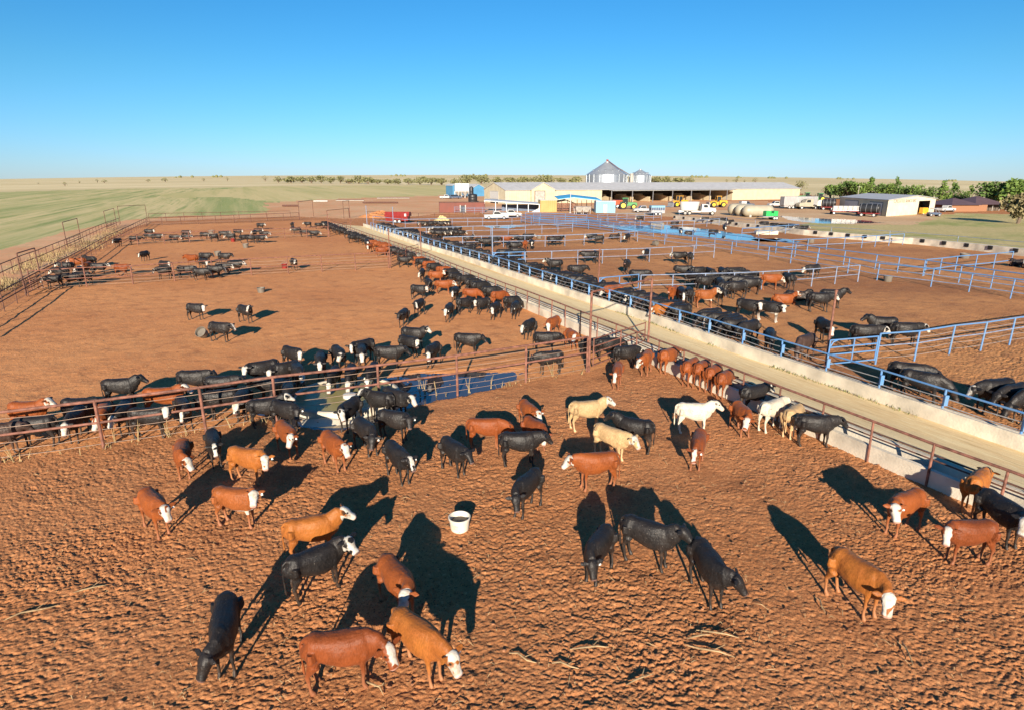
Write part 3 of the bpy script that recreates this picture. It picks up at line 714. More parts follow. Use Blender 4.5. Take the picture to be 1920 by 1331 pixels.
# --- the lane on the left
OUT = top_line([(-120,548),(0,496),(39,480),(69,470),(123,449),(150,438),(195,419),(222,410)], 1.4)
fence('outer rusty pipe fence of the cattle lane along the far left', OUT, 1.4, 3.2, [(1.4,.045,'rust_dark'),(.72,.04,'rust_dark')], [], pr=.03, mats=('rust_dark','rust_dark','rust_wire'))
INN = top_line([(-160,622),(-60,577),(0,547),(77,507),(151,470),(198,444),(223,433),(272,410)], 1.4)
fence('inner rusty pipe fence of the cattle lane beside the left pens', INN, 1.4, 3.0, [(1.4,.045,'rust_dark'),(.75,.04,'rust_dark')], [.3], pr=.03, mats=('rust_dark','rust_dark','rust_wire'))
for (a, b, lb, hh) in (((50,557),(81,541),'nearest tall rusty gate frame over the cattle lane on the left',3.3),((127,467),(153,455),'second tall rusty gate frame over the cattle lane on the left',3.4),((201,433),(219,424),'third tall rusty gate frame over the cattle lane on the left',3.4),((226,421),(277,417),'farthest tall rusty gate frame at the corner of the cattle lane',3.6)):
    a, b = G(*a), G(*b)
    portal(lb, a, b, hh, 'rust_dark', .05)
    if 'farthest' not in lb: gate(lb.replace('tall rusty gate frame over', 'rusty bar gate under its tall frame in'), a.lerp(b,.04), b, 1.2, [.25,.55,.85,1.15], 1, 'rust_dark')
# --- rail over the left feed trough
RL = resample(RAILS, 75)
fence('rusty top rail on short posts over the left feed trough', offset(RL, .02)[1:], 1.32, 'pts', [(1.32,.045,'rust')], [], pr=.032, name='trough_rail', cat='rail')
m = MB(); 
t = thing('trough_pipes', 'two dark neck pipes running low above the left feed trough', 'pipe', tuple(RL[-1]))
for d, z in ((.30,.72),(.86,.64)):
    m = MB(); m.tube([(p.x-RL[-1].x, p.y-RL[-1].y, z) for p in offset(RL, d)], .025, 6); m.build('pipe', M['rust_dark'], t, smooth=True)
# --- blue rail over the right feed trough
BRAIL_PX = [(695,418),(744,432),(778,440.7),(852,462),(898,473.5),(924,480),(962,491),(992,501),(1060,521),(1100,532.5),(1135,541.5),(1199,559.5),(1258,577),(1330,598),(1440,630),(1625,685),(1765,727.5),(1920,774)]
BRAIL = top_line(BRAIL_PX, 1.30); e = (BRAIL[-1]-BRAIL[-3]).normalized(); BRAIL.append(BRAIL[-1]+e*10)
BRS = resample(BRAIL, 46)
fence('blue top rail with cables on short posts over the right feed trough', BRS, 1.30, 'pts', [(1.30,.038,'blue_pipe')], [.98,.72], pr=.036, mats=('blue_pipe','blue_pipe','wire'), name='trough_rail', cat='rail')
t = thing('rail_brackets', 'row of blue neck rail brackets bolted to the right trough posts', 'bracket', tuple(BRS[-1]))
for p in BRS[2:]:
    if p.x/p.y > 1.1: continue
    m = MB(); q = p - BRS[-1]; m.box(q.x-.07, q.x+.07, q.y-.13, q.y-.05, .72, 1.12); m.build('bracket', M['blue_pipe'], t, bevel=.01)
def pole(label, px, py, h, mk, r=.05, cat='pole'):
    t = thing('tall_pole', label, cat, tuple(G(px, py)))
    m = MB(); m.tube([(0,0,-.2),(.01,0,h*.5),(0,.01,h)], r, 8); m.build('shaft', M[mk], t, smooth=True)
    m = MB(); m.lathe([(r*1.5,-.04),(r*1.5,.03),(0,.07)], 8, (0,.01,h)); m.build('cap', M[mk], t)
pole('tall thin rusty pole behind the blue trough rail near the middle', 1121, 556, 3.6, 'rust')
pole('tall thin rusty pole standing at the blue gate on the right', 1546, 690, 3.7, 'rust', .05)
pole('tall pale blue pole beside the blue gate in the middle distance', 923.5, 500, 3.9, 'pale_pipe', .06)
pole('tall pale blue pole at the far end of the right trough', 688.5, 425, 3.9, 'pale_pipe', .07)
pole('tall white pole beside the red feed wagon', 738, 431, 4.0, 'pale_pipe', .07)
# --- blue and pale fences of the right pens
BP = dict(mats=('blue_pipe','blue_pipe','wire'), pr=.040)
PP = dict(mats=('pale_pipe','pale_pipe','wire'), pr=.040)
fence('bright blue pipe fence with lower wires on the right, nearest to the camera', gl([(1641,682),(1714,676),(1779,664),(1838,657),(1892,647),(1960,636),(2060,620)]), 1.5, 'pts', [(1.5,.042,'blue_pipe'),(.90,.032,'pale_pipe')], [1.2,.6,.3], **BP)
gate('bright blue pipe gate with a curved brace beside the nearest blue fence', G(1549,692), G(1638,683), 1.42, [.25,.7,1.05,1.40], 1, 'blue_pipe', .035, brace=True)
fence('pale pipe fence behind the crowded black herd on the right', gl([(1200,551),(1260,549),(1320,547),(1374,545.5),(1427,543),(1475,540),(1521,537),(1565,532.5),(1608,528.5)]), 1.45, 'pts', [(1.45,.04,'pale_pipe'),(.65,.03,'pale_pipe')], [1.05], **PP)
gate('blue pipe gate with corner brace in front of the pale middle fence', G(1123,556), G(1196,548), 1.45, [.35,.8,1.42], 1, 'blue_pipe', .04, brace=True)
fence('pale thin fence in the middle right pens with a blue gate at its left', gl([(985,500),(1034,498.5),(1083,496.5),(1129,495),(1174,493.5),(1217,491.5),(1259,489),(1300,486.5),(1338,484)]), 1.5, 'pts', [(1.5,.04,'pale_pipe'),(.75,.03,'pale_pipe')], [], **PP)
gate('blue pipe gate beside the tall pale pole in the middle distance', G(925,502), G(983,500), 1.55, [.3,.75,1.15,1.5], 1, 'blue_pipe', .045, brace=True)
fence('pale fence with evenly spaced posts behind the tan and black calves', gl([(832,467),(868,466),(903,465),(944,464.5),(984,464),(1022,463.5),(1059,462.5),(1095,460.6),(1131,458),(1164,455.5),(1195,453.7)]), 1.5, 'pts', [(1.5,.055,'pale_pipe'),(.8,.04,'pale_pipe')], [], **PP)
fence('pale fence one row before the red feed wagon and straw heap', gl([(742,447),(800,445),(850,444),(887,442.5),(920,441.5),(953,441),(985,440),(1016,439),(1046,438),(1073,436)]), 1.5, 'pts', [(1.5,.06,'pale_pipe'),(.8,.045,'pale_pipe')], [], **PP)
fence('farthest pale fence of the right pens, in front of the white pickups', gl([(700,420),(760,427),(805,426),(848,424.5),(877,424),(905,424),(932,424),(960,423),(985,421)]), 1.5, 'pts', [(1.5,.06,'pale_pipe'),(.8,.05,'pale_pipe')], [], **PP)
fence('near blue fence of the diagonal cattle alley in the right pens', gl([(1195,453),(1246,459),(1305,467),(1371,476.5),(1440,488),(1482,494),(1530,503),(1589,513),(1644,525.6),(1745,538),(1816,548),(1894,560),(2000,577)]), 1.5, 'pts', [(1.5,.048,'blue_pipe'),(1.0,.04,'pale_pipe'),(.5,.04,'pale_pipe')], [], **BP)
fence('far blue fence of the diagonal cattle alley in the right pens', gl([(1250,448),(1298,453),(1340,458),(1380,464),(1421,470),(1490,482),(1533,490),(1581,497),(1640,506),(1682,512),(1730,518.5),(1797,530),(1857,541),(1960,557)]), 1.5, 'pts', [(1.5,.048,'blue_pipe'),(.85,.04,'pale_pipe')], [], **BP)
fence('blue cross fence on the far right ending at a tall corner post', gl([(1732,517.5),(1761,514),(1790,510),(1827,507),(1862,503.5),(1894,499.5)]), 1.5, 'pts', [(1.5,.048,'blue_pipe'),(.6,.05,'blue_pipe')], [], **BP)
fence('pale blue cross fence running right from the alley to the far concrete trough', gl([(1454,475.5),(1485,473),(1513,471),(1549,469),(1582,467.5),(1615,465.5),(1640,463.5),(1666,461.5),(1692,459.5)]), 1.5, 'pts', [(1.5,.048,'blue_pipe'),(.7,.05,'pale_pipe')], [], **BP)
fence('pale fence across the far pens behind the blue puddle', gl([(1160,432),(1190,431.5),(1220,431),(1250,430),(1279,429),(1301,428),(1325,426),(1348,424)]), 1.4, 'pts', [(1.4,.06,'pale_pipe'),(.7,.05,'pale_pipe')], [], **PP)
fence('short blue fence beside the dark cattle at the far concrete trough', gl([(1390,446),(1422,443.5),(1446,441.5),(1472,439.5),(1496,437.5)]), 1.4, 'pts', [(1.4,.06,'blue_pipe'),(.7,.05,'pale_pipe')], [], **BP)
for lb, base in (('dense blue panel fence on the near side of the working pens', [(977,418),(996,421.6),(1011,423.7),(1044,426.5),(1074,428),(1103,430.5),(1150,437),(1190,444)]),
                 ('dense blue panel fence on the far side of the working pens', [(985,413.5),(1013,415),(1060,417),(1100,418),(1140,424),(1200,433),(1240,441)]),
                 ('dense blue panel fence through the middle of the working pens', [(1000,417),(1040,420),(1080,423),(1125,428),(1180,437),(1225,445)])):
    fence(lb, gl(base), 1.75, 'pts', [(z,.05,'blue_pipe') for z in (.35,.75,1.15,1.7)], [], **BP)
fence('pale panel fence behind the working pens near the stock trailer', gl([(1120,417),(1138,416),(1156,415.5),(1175,414.5),(1192,414),(1208,413.5),(1225,413),(1240,412)]), 1.6, 'pts', [(z,.05,'pale_pipe') for z in (.5,1.0,1.55)], [], **PP)
fence('maze of pale panels in front of the red container', gl([(852,401),(870,402),(890,402.5),(905,402),(925,402),(945,402)]), 1.8, 'pts', [(z,.05,'pale_pipe') for z in (.5,.95,1.4,1.75)], [], **PP)
fence('thin rusty fence between the red feed wagon and the red container', gl([(690,409),(730,411),(785,413),(815,412.5),(842,412),(868,411),(900,410.5)]), 1.5, 'pts', [(1.5,.05,'rust_dark')], [.9], mats=('rust_dark','rust_dark','rust_wire'))
# --- concrete trough along the far right
FB = resample(gl([(1262,412),(1300,416.5),(1340,421.5),(1440,433.5),(1500,441),(1640,453.5),(1716,459),(1820,470),(1920,481.5),(2080,500)]), 40)
t = thing('feed_bunk', 'far concrete feed trough with square drain holes along the green strip', 'feed trough', tuple(FB[0]))
o = extrude_line('trough', FB, [(0,-.2),(0,.85),(.8,.85),(.8,-.2)], M['concrete']); o.parent = t; o.location = -Vector(FB[0])
for px, py in ((1265,408.5),(1282,410),(1301,411.5),(1381,419),(1403,421),(1421,423),(1528.6,433),(1558,436.5),(1589,439.5),(1620.7,442),(1654.6,446.5),(1728.5,453),(1769,457),(1811,461.5),(1855.5,466),(1903,471.5)):
    k = min(range(len(FB)-1), key=lambda i: abs(proj(FB[i])[0]-px)); a_, b_ = FB[k], FB[k+1]
    f = max(-.5, min(1.5, (px-proj(a_)[0])/max(1, proj(b_)[0]-proj(a_)[0]))); q = a_.lerp(b_, f) - FB[0]; d = (b_-a_).normalized(); nn = Vector((d.y, -d.x, 0)); m = MB()
    m.add([q + d*x + nn*y + Vector((0,0,z)) for x, y, z in ((-.28,-.1,.38),(.28,-.1,.38),(.28,.14,.38),(-.28,.14,.38),(-.28,-.1,.83),(.28,-.1,.83),(.28,.14,.83),(-.28,.14,.83))], [(3,2,1,0),(4,5,6,7),(0,1,5,4),(1,2,6,5),(2,3,7,6),(3,0,4,7)]); m.build('drain_hole', M['rubber'], t)
fence('thin pale wire fence behind the far concrete trough', offset(FB, 1.5), 1.5, 9.0, [(1.5,.03,'pale_pipe')], [1.0], mats=('pale_pipe','pale_pipe','wire'), pr=.035)
# ------------------------------------------------------------------ buildings and machinery of the yard
M['cream'] = corr('cream ribbed metal wall', (.46,.41,.29), .5, 0, .9, .5, 'X')
M['cream_y'] = corr('yellow ribbed metal wall', (.36,.25,.085), .5, 0, .6, .5, 'X')
M['pale_cream'] = corr('pale cream metal wall', (.60,.55,.43), .5, 0, .9, .35, 'X')
M['roof'] = corr('grey metal roof', (.42,.42,.42), .6, 0, .9, .5, 'X')
M['galv'] = corr('galvanised corrugated steel', (.40,.44,.48), .38, .75, .45, .5, 'Z')
M['galv_roof'] = corr('galvanised cone roof', (.45,.48,.50), .42, .6, .45, .3, 'Z')
M['white'] = mat('white paint', (.46,.46,.45), .4, var=.05)
M['dirty_white'] = mat('weathered white paint', (.36,.345,.31), .5, var=.12, scale=2)
M['black'] = mat('black plastic', (.018,.019,.022), .45, var=.1)
M['tyre'] = mat('tyre rubber', (.025,.023,.022), .8)
M['glass'] = mat('dark window glass', (.02,.025,.03), .08, spec=.8, var=.02)
M['sky_blue'] = corr('blue ribbed metal wall', (.06,.20,.35), .5, 0, .6, .4, 'X')
M['sky_blue_pale'] = corr('pale blue ribbed metal wall', (.16,.32,.43), .5, 0, .5, .4, 'X')
M['red_box'] = corr('rusty red container steel', (.155,.040,.026), .6, .1, .35, .7, 'X', col2=(.12,.036,.026))
M['red_paint'] = mat('red machine paint', (.22,.025,.022), .45, var=.12)
M['orange_red'] = mat('bright red hopper paint', (.55,.10,.05), .45)
M['green_paint'] = mat('green machine paint', (.03,.20,.05), .4, var=.08)
M['bright_green'] = mat('bright green tank plastic', (.02,.36,.08), .4, var=.08)
M['yellow_paint'] = mat('yellow machine paint', (.60,.30,.02), .4, var=.1)
M['yellow_rim'] = mat('yellow wheel rim paint', (.70,.52,.03), .4)
M['steel'] = mat('bare steel', (.45,.46,.48), .35, metal=.7)
M['alum'] = corr('ribbed aluminium trailer wall', (.38,.37,.36), .4, .35, .5, .6, 'X')
M['tan_tank'] = mat('tan tank paint', (.32,.29,.22), .45, var=.06, scale=.8)
M['brick'] = mat('orange brick wall', (.26,.125,.065), .85, var=.12, scale=8)
M['brown_roof'] = corr('brown metal roof', (.115,.07,.07), .5, .1, .5, .4, 'X')
M['dark_inside'] = mat('shade brown inside', (.10,.08,.06), .9)  # shade under the roofs put into the wall colour
M['bin_wall'] = mat('feed bay concrete', (.50,.42,.28), .85, var=.1)
M['blue_roof'] = corr('bright blue metal roof', (.07,.34,.58), .45, .1, .5, .4, 'X')
M['navy'] = mat('dark blue steel', (.05,.08,.14), .5)
M['silver'] = mat('silver car paint', (.42,.43,.45), .3, metal=.4)
M['straw'] = mat('heaped straw', (.55,.43,.20), .9, var=.2, scale=4, bump=.8, bscale=8)
M['grain'] = mat('heaped feed grain', (.48,.33,.15), .9, var=.15, scale=4)
RZ = UA
def frame(name, label, cat, p, rz=RZ, group=None): return thing(name, label, cat, tuple(p), rz, group)
def gable(t, name, w, d, e, r, m, y0=0, x0=0):          # closed walls with gables on the two short (x) ends; ridge along x
    b = MB(); b.prism([(0,0)]*0 or [(y0,-.3),(y0+d,-.3),(y0+d,e),(y0+d/2,r),(y0,e)], x0, x0+w)
    b.v = [(v[1], v[0], v[2]) for v in b.v]
    return b.build(name, m, t)
def gable_roof(t, w, d, e, r, m, ov=.5, th=.12, y0=0, x0=0, name='roof'):
    b = MB(); s = (r-e)/(d/2); ey = y0-ov; fy = y0+d+ov; ze = e-s*ov
    b.prism([(ey,ze+.03),(y0+d/2,r+.03),(fy,ze+.03),(fy,ze+th+.03),(y0+d/2,r+th+.03),(ey,ze+th+.03)], x0-ov*.6, x0+w+ov*.6)
    b.v = [(v[1], v[0], v[2]) for v in b.v]
    return b.build(name, m, t)
# --- the long cream barn
O = G(948, 384); LEN = along(O, U, 1498); DEP = along(O, V, 908)
E = zat(O, 357.5); Rg = zat(O + V*(DEP/2), 343.5)
xb0, xb1 = along(O, U, 1128), along(O, U, 1372); gx0, gx1 = along(O, U, 994), along(O, U, 1037)
t = frame('barn', 'very long cream metal barn with grey roof and an open fronted feed bay', 'barn', O)
bw = MB()
prof = [(0,-.3),(DEP,-.3),(DEP,E),(DEP/2,Rg),(0,E)]
for x0, x1 in ((0, xb0), (xb1, LEN)):
    b = MB(); b.prism(prof, x0, x1); b.v = [(v[1], v[0], v[2]) for v in b.v]; b.build('wall', M['cream'], t)
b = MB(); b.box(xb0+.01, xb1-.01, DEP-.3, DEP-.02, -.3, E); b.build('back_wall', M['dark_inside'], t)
gable_roof(t, LEN, DEP, E, Rg, M['roof'], .45)
b = MB(); s_ = (Rg-E)/(DEP/2); b.prism([(-.46,E-.12),(-3.6,E-.45),(-3.6,E-.30),(-.46,E+.0)], xb0+2.5, xb1-1.5); b.v = [(v[1], v[0], v[2]) for v in b.v]; b.build('awning', M['dirty_white'], t)
for k in range(7):
    px = (1146,1185,1223.5,1260,1295,1330,1362)[k]; x = along(O - V*3.4, U, px); b = MB(); b.box(x-.12, x+.12, -3.5, -3.3, -.2, E-.42); b.build('awning_post', M['steel'], t)
for k in range(6):
    x0 = along(O, U, (1150,1190,1222,1262,1300,1336)[k]); wbay = 5.2
    b = MB(); b.prism([(1.5,-.2),(DEP-6,-.2),(DEP-6,2.5),(7,2.5),(4.0,2.0),(1.5,2.0)], x0, x0+.3); b.v = [(v[1], v[0], v[2]) for v in b.v]; b.build('bay_wall', M['bin_wall'], t)
    b = MB(); b.box(x0+.3, x0+wbay, DEP-7, DEP-6.7, -.2, 2.9); b.build('bay_wall', M['bin_wall'], t)
    b = MB(); b.prism([(3.5+k % 3,-.1),(DEP-7.1,-.1),(DEP-7.1,2.2-.3*(k % 2)),(DEP-10,1.9)], x0+.35, x0+wbay-.1); b.v = [(v[1], v[0], v[2]) for v in b.v]; b.build('feed_heap', M['grain'], t)
gw = gx1-gx0; b = MB(); b.prism([(gx0,-.3),(gx1,-.3),(gx1,E+.1),((gx0+gx1)/2,Rg-.05),(gx0,E+.1)], -1.2, DEP/2-.4); b.build('gable_wall', M['cream'], t)
b = MB(); hx = (gx0+gx1)/2; b.prism([(gx0-.3,E-.02),(hx,Rg+.10),(gx1+.3,E-.02),(gx1+.3,E+.13),(hx,Rg+.25),(gx0-.3,E+.13)], -1.5, DEP/2-.2); b.build('gable_roof', M['roof'], t)
for x0, x1, y, zz in ((along(O-V*1.25,U,1003), along(O-V*1.25,U,1021), -1.26, E*.92),):
    b = MB(); b.box(x0, x1, y-.06, y+.1, -.1, zz); f = b.build('door', M['dirty_white'], t)
    b = MB(); b.box(x0-.18, x0, y-.10, y+.1, -.1, zz+.15); b.box(x0, x1, y-.10, y+.1, zz, zz+.15); b.box(x1, x1+.18, y-.10, y+.1, -.1, zz+.15); b.build('door_trim', M['rust_dark'], f)
ya, yb = along(O, V, 934.5), along(O, V, 919.5); zt = zat(O+V*ya, 360); zm = zt*.38
b = MB(); b.box(-.08, .1, ya, yb, zm, zt); f = b.build('roller_door', M['white'], t)
b = MB(); b.box(-.05, .1, ya, yb, -.1, zm-.01); b.build('door_opening', M['black'], t)  # black panel stands for the unlit inside under the half open door
b = MB(); b.box(-.12, .1, ya-.2, ya, -.1, zt+.2); b.box(-.12, .1, yb, yb+.2, -.1, zt+.2); b.box(-.12, .1, ya, yb, zt, zt+.2); b.build('door_trim', M['dirty_white'], f)
b = MB(); b.box(-.05, .05, -.05, .05, 0, E); b.build('corner_trim', M['white'], t)
# --- grain bins behind the barn
def silo(label, pxc, pxl, pxr, pyb, pye, pya, ladder=True):
    p = G(pxc, pyb); r = (pxr-pxl)/2/ppm(p); e = zat(p, pye); a = zat(p, pya)
    t = frame('grain_bin', label, 'grain bin', p, 0)
    b = MB(); b.lathe([(r,-.2)] + [(r+(.03 if i % 2 else 0), e*i/14) for i in range(1,15)], 48); b.build('bin_wall', M['galv'], t, smooth=True)
    b = MB(); b.lathe([(r+.15,e-.08),(r*.98,e+.12),(r*.12,a-.3),(r*.12,a),(0,a+.1)], 48); b.build('cone_roof', M['galv_roof'], t, smooth=False)
    for k in range(6):
        an = math.pi*(1.1+.16*k); rr = r*.72; z = e+(a-e)*.30; b = MB(); b.lathe([(.28,-.2),(.28,.35),(.45,.4),(.2,.6)], 8, (rr*math.cos(an), rr*math.sin(an), z)); b.build('roof_vent', M['galv'], t)
    for k in range(10):
        an = math.pi*(1.0+.1*k+.05); b = MB(); x, y = (r+.06)*math.cos(an), (r+.06)*math.sin(an); b.box(x-.06, x+.06, y-.06, y+.06, 0, e); b.build('stiffener', M['galv'], t)
    return t, p, r, e, a
s1, p1, r1, e1, a1 = silo('large corrugated steel grain bin with a red auger over its cone roof', 1136, 1097.5, 1174, 366, 328, 304)
b = MB(); b.tube([(0,-.5,a1+.8),(r1*.45,-r1*.52,e1+(a1-e1)*.50),(r1*1.02,-r1*.6,e1-.3)], .20, 8); b.build('auger', M['rust_dark'], s1, smooth=True)
b = MB(); b.box(-.5,.5,-.6,.4,a1-.1,a1+1.2); b.build('auger_head', M['red_paint'], s1)
b = MB(); b.tube([(r1*1.12,-r1*.5,0),(r1*1.12,-r1*.5,e1+.5)], .9, 8); b.build('elevator_leg', M['dirty_white'], s1)
silo('small corrugated steel grain bin right of the large one', 1198, 1178, 1218, 366, 329.5, 318)
# --- workshop on the right
O2 = G(1661, 406.5); fw = along(O2, U, 1755); 
sidev = (G(1572, 395.5) - O2); sl = sidev.length; sidev.normalize(); ang = math.atan2(-sidev.x, sidev.y)
front = (G(1750, 400.5) - O2); fw = front.length; front.normalize()
e2 = zat(O2, 376); pk = O2 + front*(fw*.58); r2 = zat(pk, 368)
t = thing('workshop', 'low cream workshop with white front, two roller doors and one open doorway', 'workshop', tuple(O2))
def loc2(a, b, z): q = front*a + sidev*b; return (q.x, q.y, z)
def quad2(name, pts, m, par=None): b = MB(); b.add([loc2(*p) for p in pts], [tuple(range(len(pts)))]); return b.build(name, m, par or t)
def slab2(name, a0, a1, b0, b1, z0, z1, m, par=None):
    b = MB(); b.add([loc2(*p) for p in ((a0,b0,z0),(a1,b0,z0),(a1,b1,z0),(a0,b1,z0),(a0,b0,z1),(a1,b0,z1),(a1,b1,z1),(a0,b1,z1))], [(3,2,1,0),(4,5,6,7),(0,1,5,4),(1,2,6,5),(2,3,7,6),(3,0,4,7)]); return b.build(name, m, par or t)
da0, da1 = along(O2, front, 1719), along(O2, front, 1740); dz_ = zat(O2+front*da0, 377.5)*1.0
hp = fw*.58
b = MB()   # front wall with the doorway left open
pts = [(0,0,-.2),(da0,0,-.2),(da0,0,dz_),(da1,0,dz_),(da1,0,-.2),(fw,0,-.2),(fw,0,e2),(hp,0,r2),(0,0,e2)]
b.add([loc2(*p) for p in pts], [(0,1,2,8),(8,2,7),(2,3,7),(3,6,7),(3,4,5,6)]); b.add([loc2(p[0],.2,p[2]) for p in pts], [(8,2,1,0),(7,2,8),(7,3,2),(7,6,3),(6,5,4,3)])
b.build('front_wall', M['pale_cream'], t)
slab2('side_wall', -.01, .2, .2, sl, -.2, e2-.02, M['cream']); slab2('side_wall', fw-.2, fw, .2, sl, -.2, e2-.02, M['cream']); slab2('back_wall', .2, fw-.2, sl-.2, sl-.01, -.2, e2, M['cream'])
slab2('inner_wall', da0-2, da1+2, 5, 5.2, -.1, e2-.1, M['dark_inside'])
b = MB(); b.add([loc2(*p) for p in ((-.4,-.4,e2-.05),(hp,-.4,r2+.05),(hp,sl+.4,r2+.05),(-.4,sl+.4,e2-.05),(-.4,-.4,e2+.1),(hp,-.4,r2+.2),(hp,sl+.4,r2+.2),(-.4,sl+.4,e2+.1),(fw+.4,-.4,e2-.05),(fw+.4,sl+.4,e2-.05),(fw+.4,-.4,e2+.1),(fw+.4,sl+.4,e2+.1))],
   [(0,1,2,3),(4,7,6,5),(1,8,9,2),(5,6,11,10),(0,4,5,1),(1,5,10,8),(3,2,6,7),(2,9,11,6),(0,3,7,4),(8,10,11,9)]); b.build('roof', M['roof'], t)
def sd(px): return along(O2, sidev, px)
for x0, x1 in ((1651,1627),(1606,1582)):
    d0, d1 = sd(x0), sd(x1); f = slab2('roller_door', -.06, .1, d0, d1, -.1, e2*.80, M['white'])
    slab2('door_frame', -.09, .05, d0-.25, d0-.001, -.1, e2*.80+.2, M['navy'], f); slab2('door_frame', -.09, .05, d0, d1, e2*.80+.001, e2*.80+.2, M['navy'], f)
M['letter'] = mat('faded sign paint', (.36,.31,.23), .7)
cu = bpy.data.curves.new('sign', 'FONT'); cu.body = 'C.M.CATTLE RANCH INC'; cu.size = 1.15; cu.extrude = .015; cu.align_x = 'LEFT'
to = bpy.data.objects.new('tmp', cu); COL.objects.link(to); dg = C.evaluated_depsgraph_get(); dg.update(); tm = bpy.data.meshes.new_from_object(to.evaluated_get(dg)); bpy.data.objects.remove(to)
so = bpy.data.objects.new('lettering', tm); COL.objects.link(so); tm.materials.clear(); tm.materials.append(M['letter']); so.parent = t
xs = [v.co.x for v in tm.vertices]; la, lb = along(O2, front, 1671), along(O2, front, 1713); sc_ = (lb-la)/max(xs)
q = front*la; so.location = (q.x + front.y*.06, q.y - front.x*.06, zat(O2+front*la, 381)); so.rotation_euler = (R(90), 0, math.atan2(front.y, front.x)); so.scale = (sc_, 1.0, 1.0)
# --- house
O3 = G(1783, 397.5); t = thing('house', 'low brick house with brown hipped roof beside the trees', 'house', tuple(O3), R(4))
w3 = along(O3, Vector((1,0,0)), 1836); e3 = zat(O3, 385.5); r3 = e3+1.9; w4 = along(O3, Vector((1,0,0)), 1905)
b = MB(); b.box(0, w3, 0, 11, -.2, e3); b.build('wall', M['brick'], t)
b = MB(); b.box(w3+.01, w3+4.5, 2, 12, -.2, e3); b.build('wall', M['brick'], t)
b = MB(); b.box(w3+4.52, w4, 5, 14, -.2, e3); b.build('porch_wall', M['dark_inside'], t)
def hip(x0, x1, y0, y1, e, r, ov=.6):
    b = MB(); k = (y1-y0)/2; ym = (y0+y1)/2
    V_ = [(x0-ov,y0-ov,e),(x1+ov,y0-ov,e),(x1+ov,y1+ov,e),(x0-ov,y1+ov,e),(x0+k*.8,ym,r),(max(x0+k*.8+.5,x1-k*.8),ym,r)]
    b.add(V_, [(0,1,5,4),(1,2,5),(2,3,4,5),(3,0,4),(3,2,1,0)]); return b.build('roof', M['brown_roof'], t)
hip(0, w3, 0, 11, e3+.02, r3); hip(w3+1.2, w4, 2.5, 14, e3+.06, r3+.5)
for k in range(6):
    b = MB(); x = w3+5.2+k*2.2; b.box(x, x+.15, 3.4, 3.55, -.1, e3+.02); b.build('porch_post', M['dirty_white'], t)
# --- blue sheds, bins and tanks on the left of the barn
def shed(label, px0, px1, pyb, pye, pyr, dep, wm, rm, name='shed', cat='shed', rz=RZ, door=None):
    p = G(px0, pyb); ux = Vector((math.cos(rz), math.sin(rz), 0)); w_ = along(p, ux, px1); e = zat(p, pye); r = zat(p+ux*(w_/2), pyr)
    t = frame(name, label, cat, p, rz)
    b = MB(); b.prism([(0,-.2),(w_,-.2),(w_,e),(w_/2,r),(0,e)], 0, dep); b.build('wall', wm, t)
    b = MB(); b.prism([(-.3,e-.1),(w_/2,r+.04),(w_+.3,e-.1),(w_+.3,e+.06),(w_/2,r+.2),(-.3,e+.06)], -.3, dep+.3); b.build('roof', rm, t)
    if door:
        x0, x1, zt = along(p, ux, door[0]), along(p, ux, door[1]), zat(p, door[2]); b = MB(); b.box(x0, x1, -.08, .1, -.1, zt); b.build('door', M[door[3]], t)
    return t, p, w_, e
shed('bright blue gabled metal shed left of the cream barn', 887, 908, 369, 353, 346.5, 16, M['sky_blue'], M['roof'])
shed('blue shed wall behind the white overhead bins', 849, 858, 370, 348.5, 346, 10, M['sky_blue'], M['roof'])
p = G(853, 372); t = frame('overhead_bins', 'white overhead feed bins on tall legs in front of a blue shed', 'feed bin', p, R(8)); ux = Vector((1,0,0)); w_ = along(p, ux, 880); za, zb = zat(p, 344.5), zat(p, 359.5)
for k in range(2):
    b = MB(); x0 = w_*(.02+.46*k); x1 = x0+w_*(.44 if k == 0 else .50); b.box(x0, x1, 0, 4.5, zb, za); b.build('bin_box', M['white'], t)
    b = MB(); xm = (x0+x1)/2; b.add([(x0,0,zb-.01),(x1,0,zb-.01),(x1,4.5,zb-.01),(x0,4.5,zb-.01),(xm-.4,1.8,zb-1.8),(xm+.4,1.8,zb-1.8),(xm+.4,2.6,zb-1.8),(xm-.4,2.6,zb-1.8)], [(0,1,5,4),(1,2,6,5),(2,3,7,6),(3,0,4,7),(7,6,5,4),(0,3,2,1)]); b.build('hopper', M['dirty_white'], t)
for x in (.02,.25,.48,.72,.97):
    b = MB(); b.tube([(w_*x,.1,-.2),(w_*x,.1,zb)], .14, 8); b.build('leg', M['white'], t); b = MB(); b.tube([(w_*x,4.3,-.2),(w_*x,4.3,zb)], .14, 8); b.build('leg', M['white'], t)
def vtank(label, px, py, pw, pyt, mk='black', dome=True):
    p = G(px, py); r = pw/2/ppm(p); h = zat(p, pyt); t = frame('upright_tank', label, 'tank', p, 0)
    b = MB(); b.lathe([(r*.98,-.2),(r,.1),(r,h*.30),(r*1.02,h*.32),(r,h*.34),(r,h*.6),(r*1.02,h*.62),(r,h*.64),(r,h*.86),(r*.85,h*.95),(r*.2,h),(0,h)], 28); b.build('tank_shell', M[mk], t, smooth=True)
    b = MB(); b.lathe([(r*.22,h-.02),(r*.22,h+.12),(0,h+.15)], 12); b.build('lid', M[mk], t)
vtank('black upright poly tank behind the red container', 886.5, 379.5, 17, 364); vtank('taller black upright tank standing behind the poly tank', 884, 372, 8, 350.5)
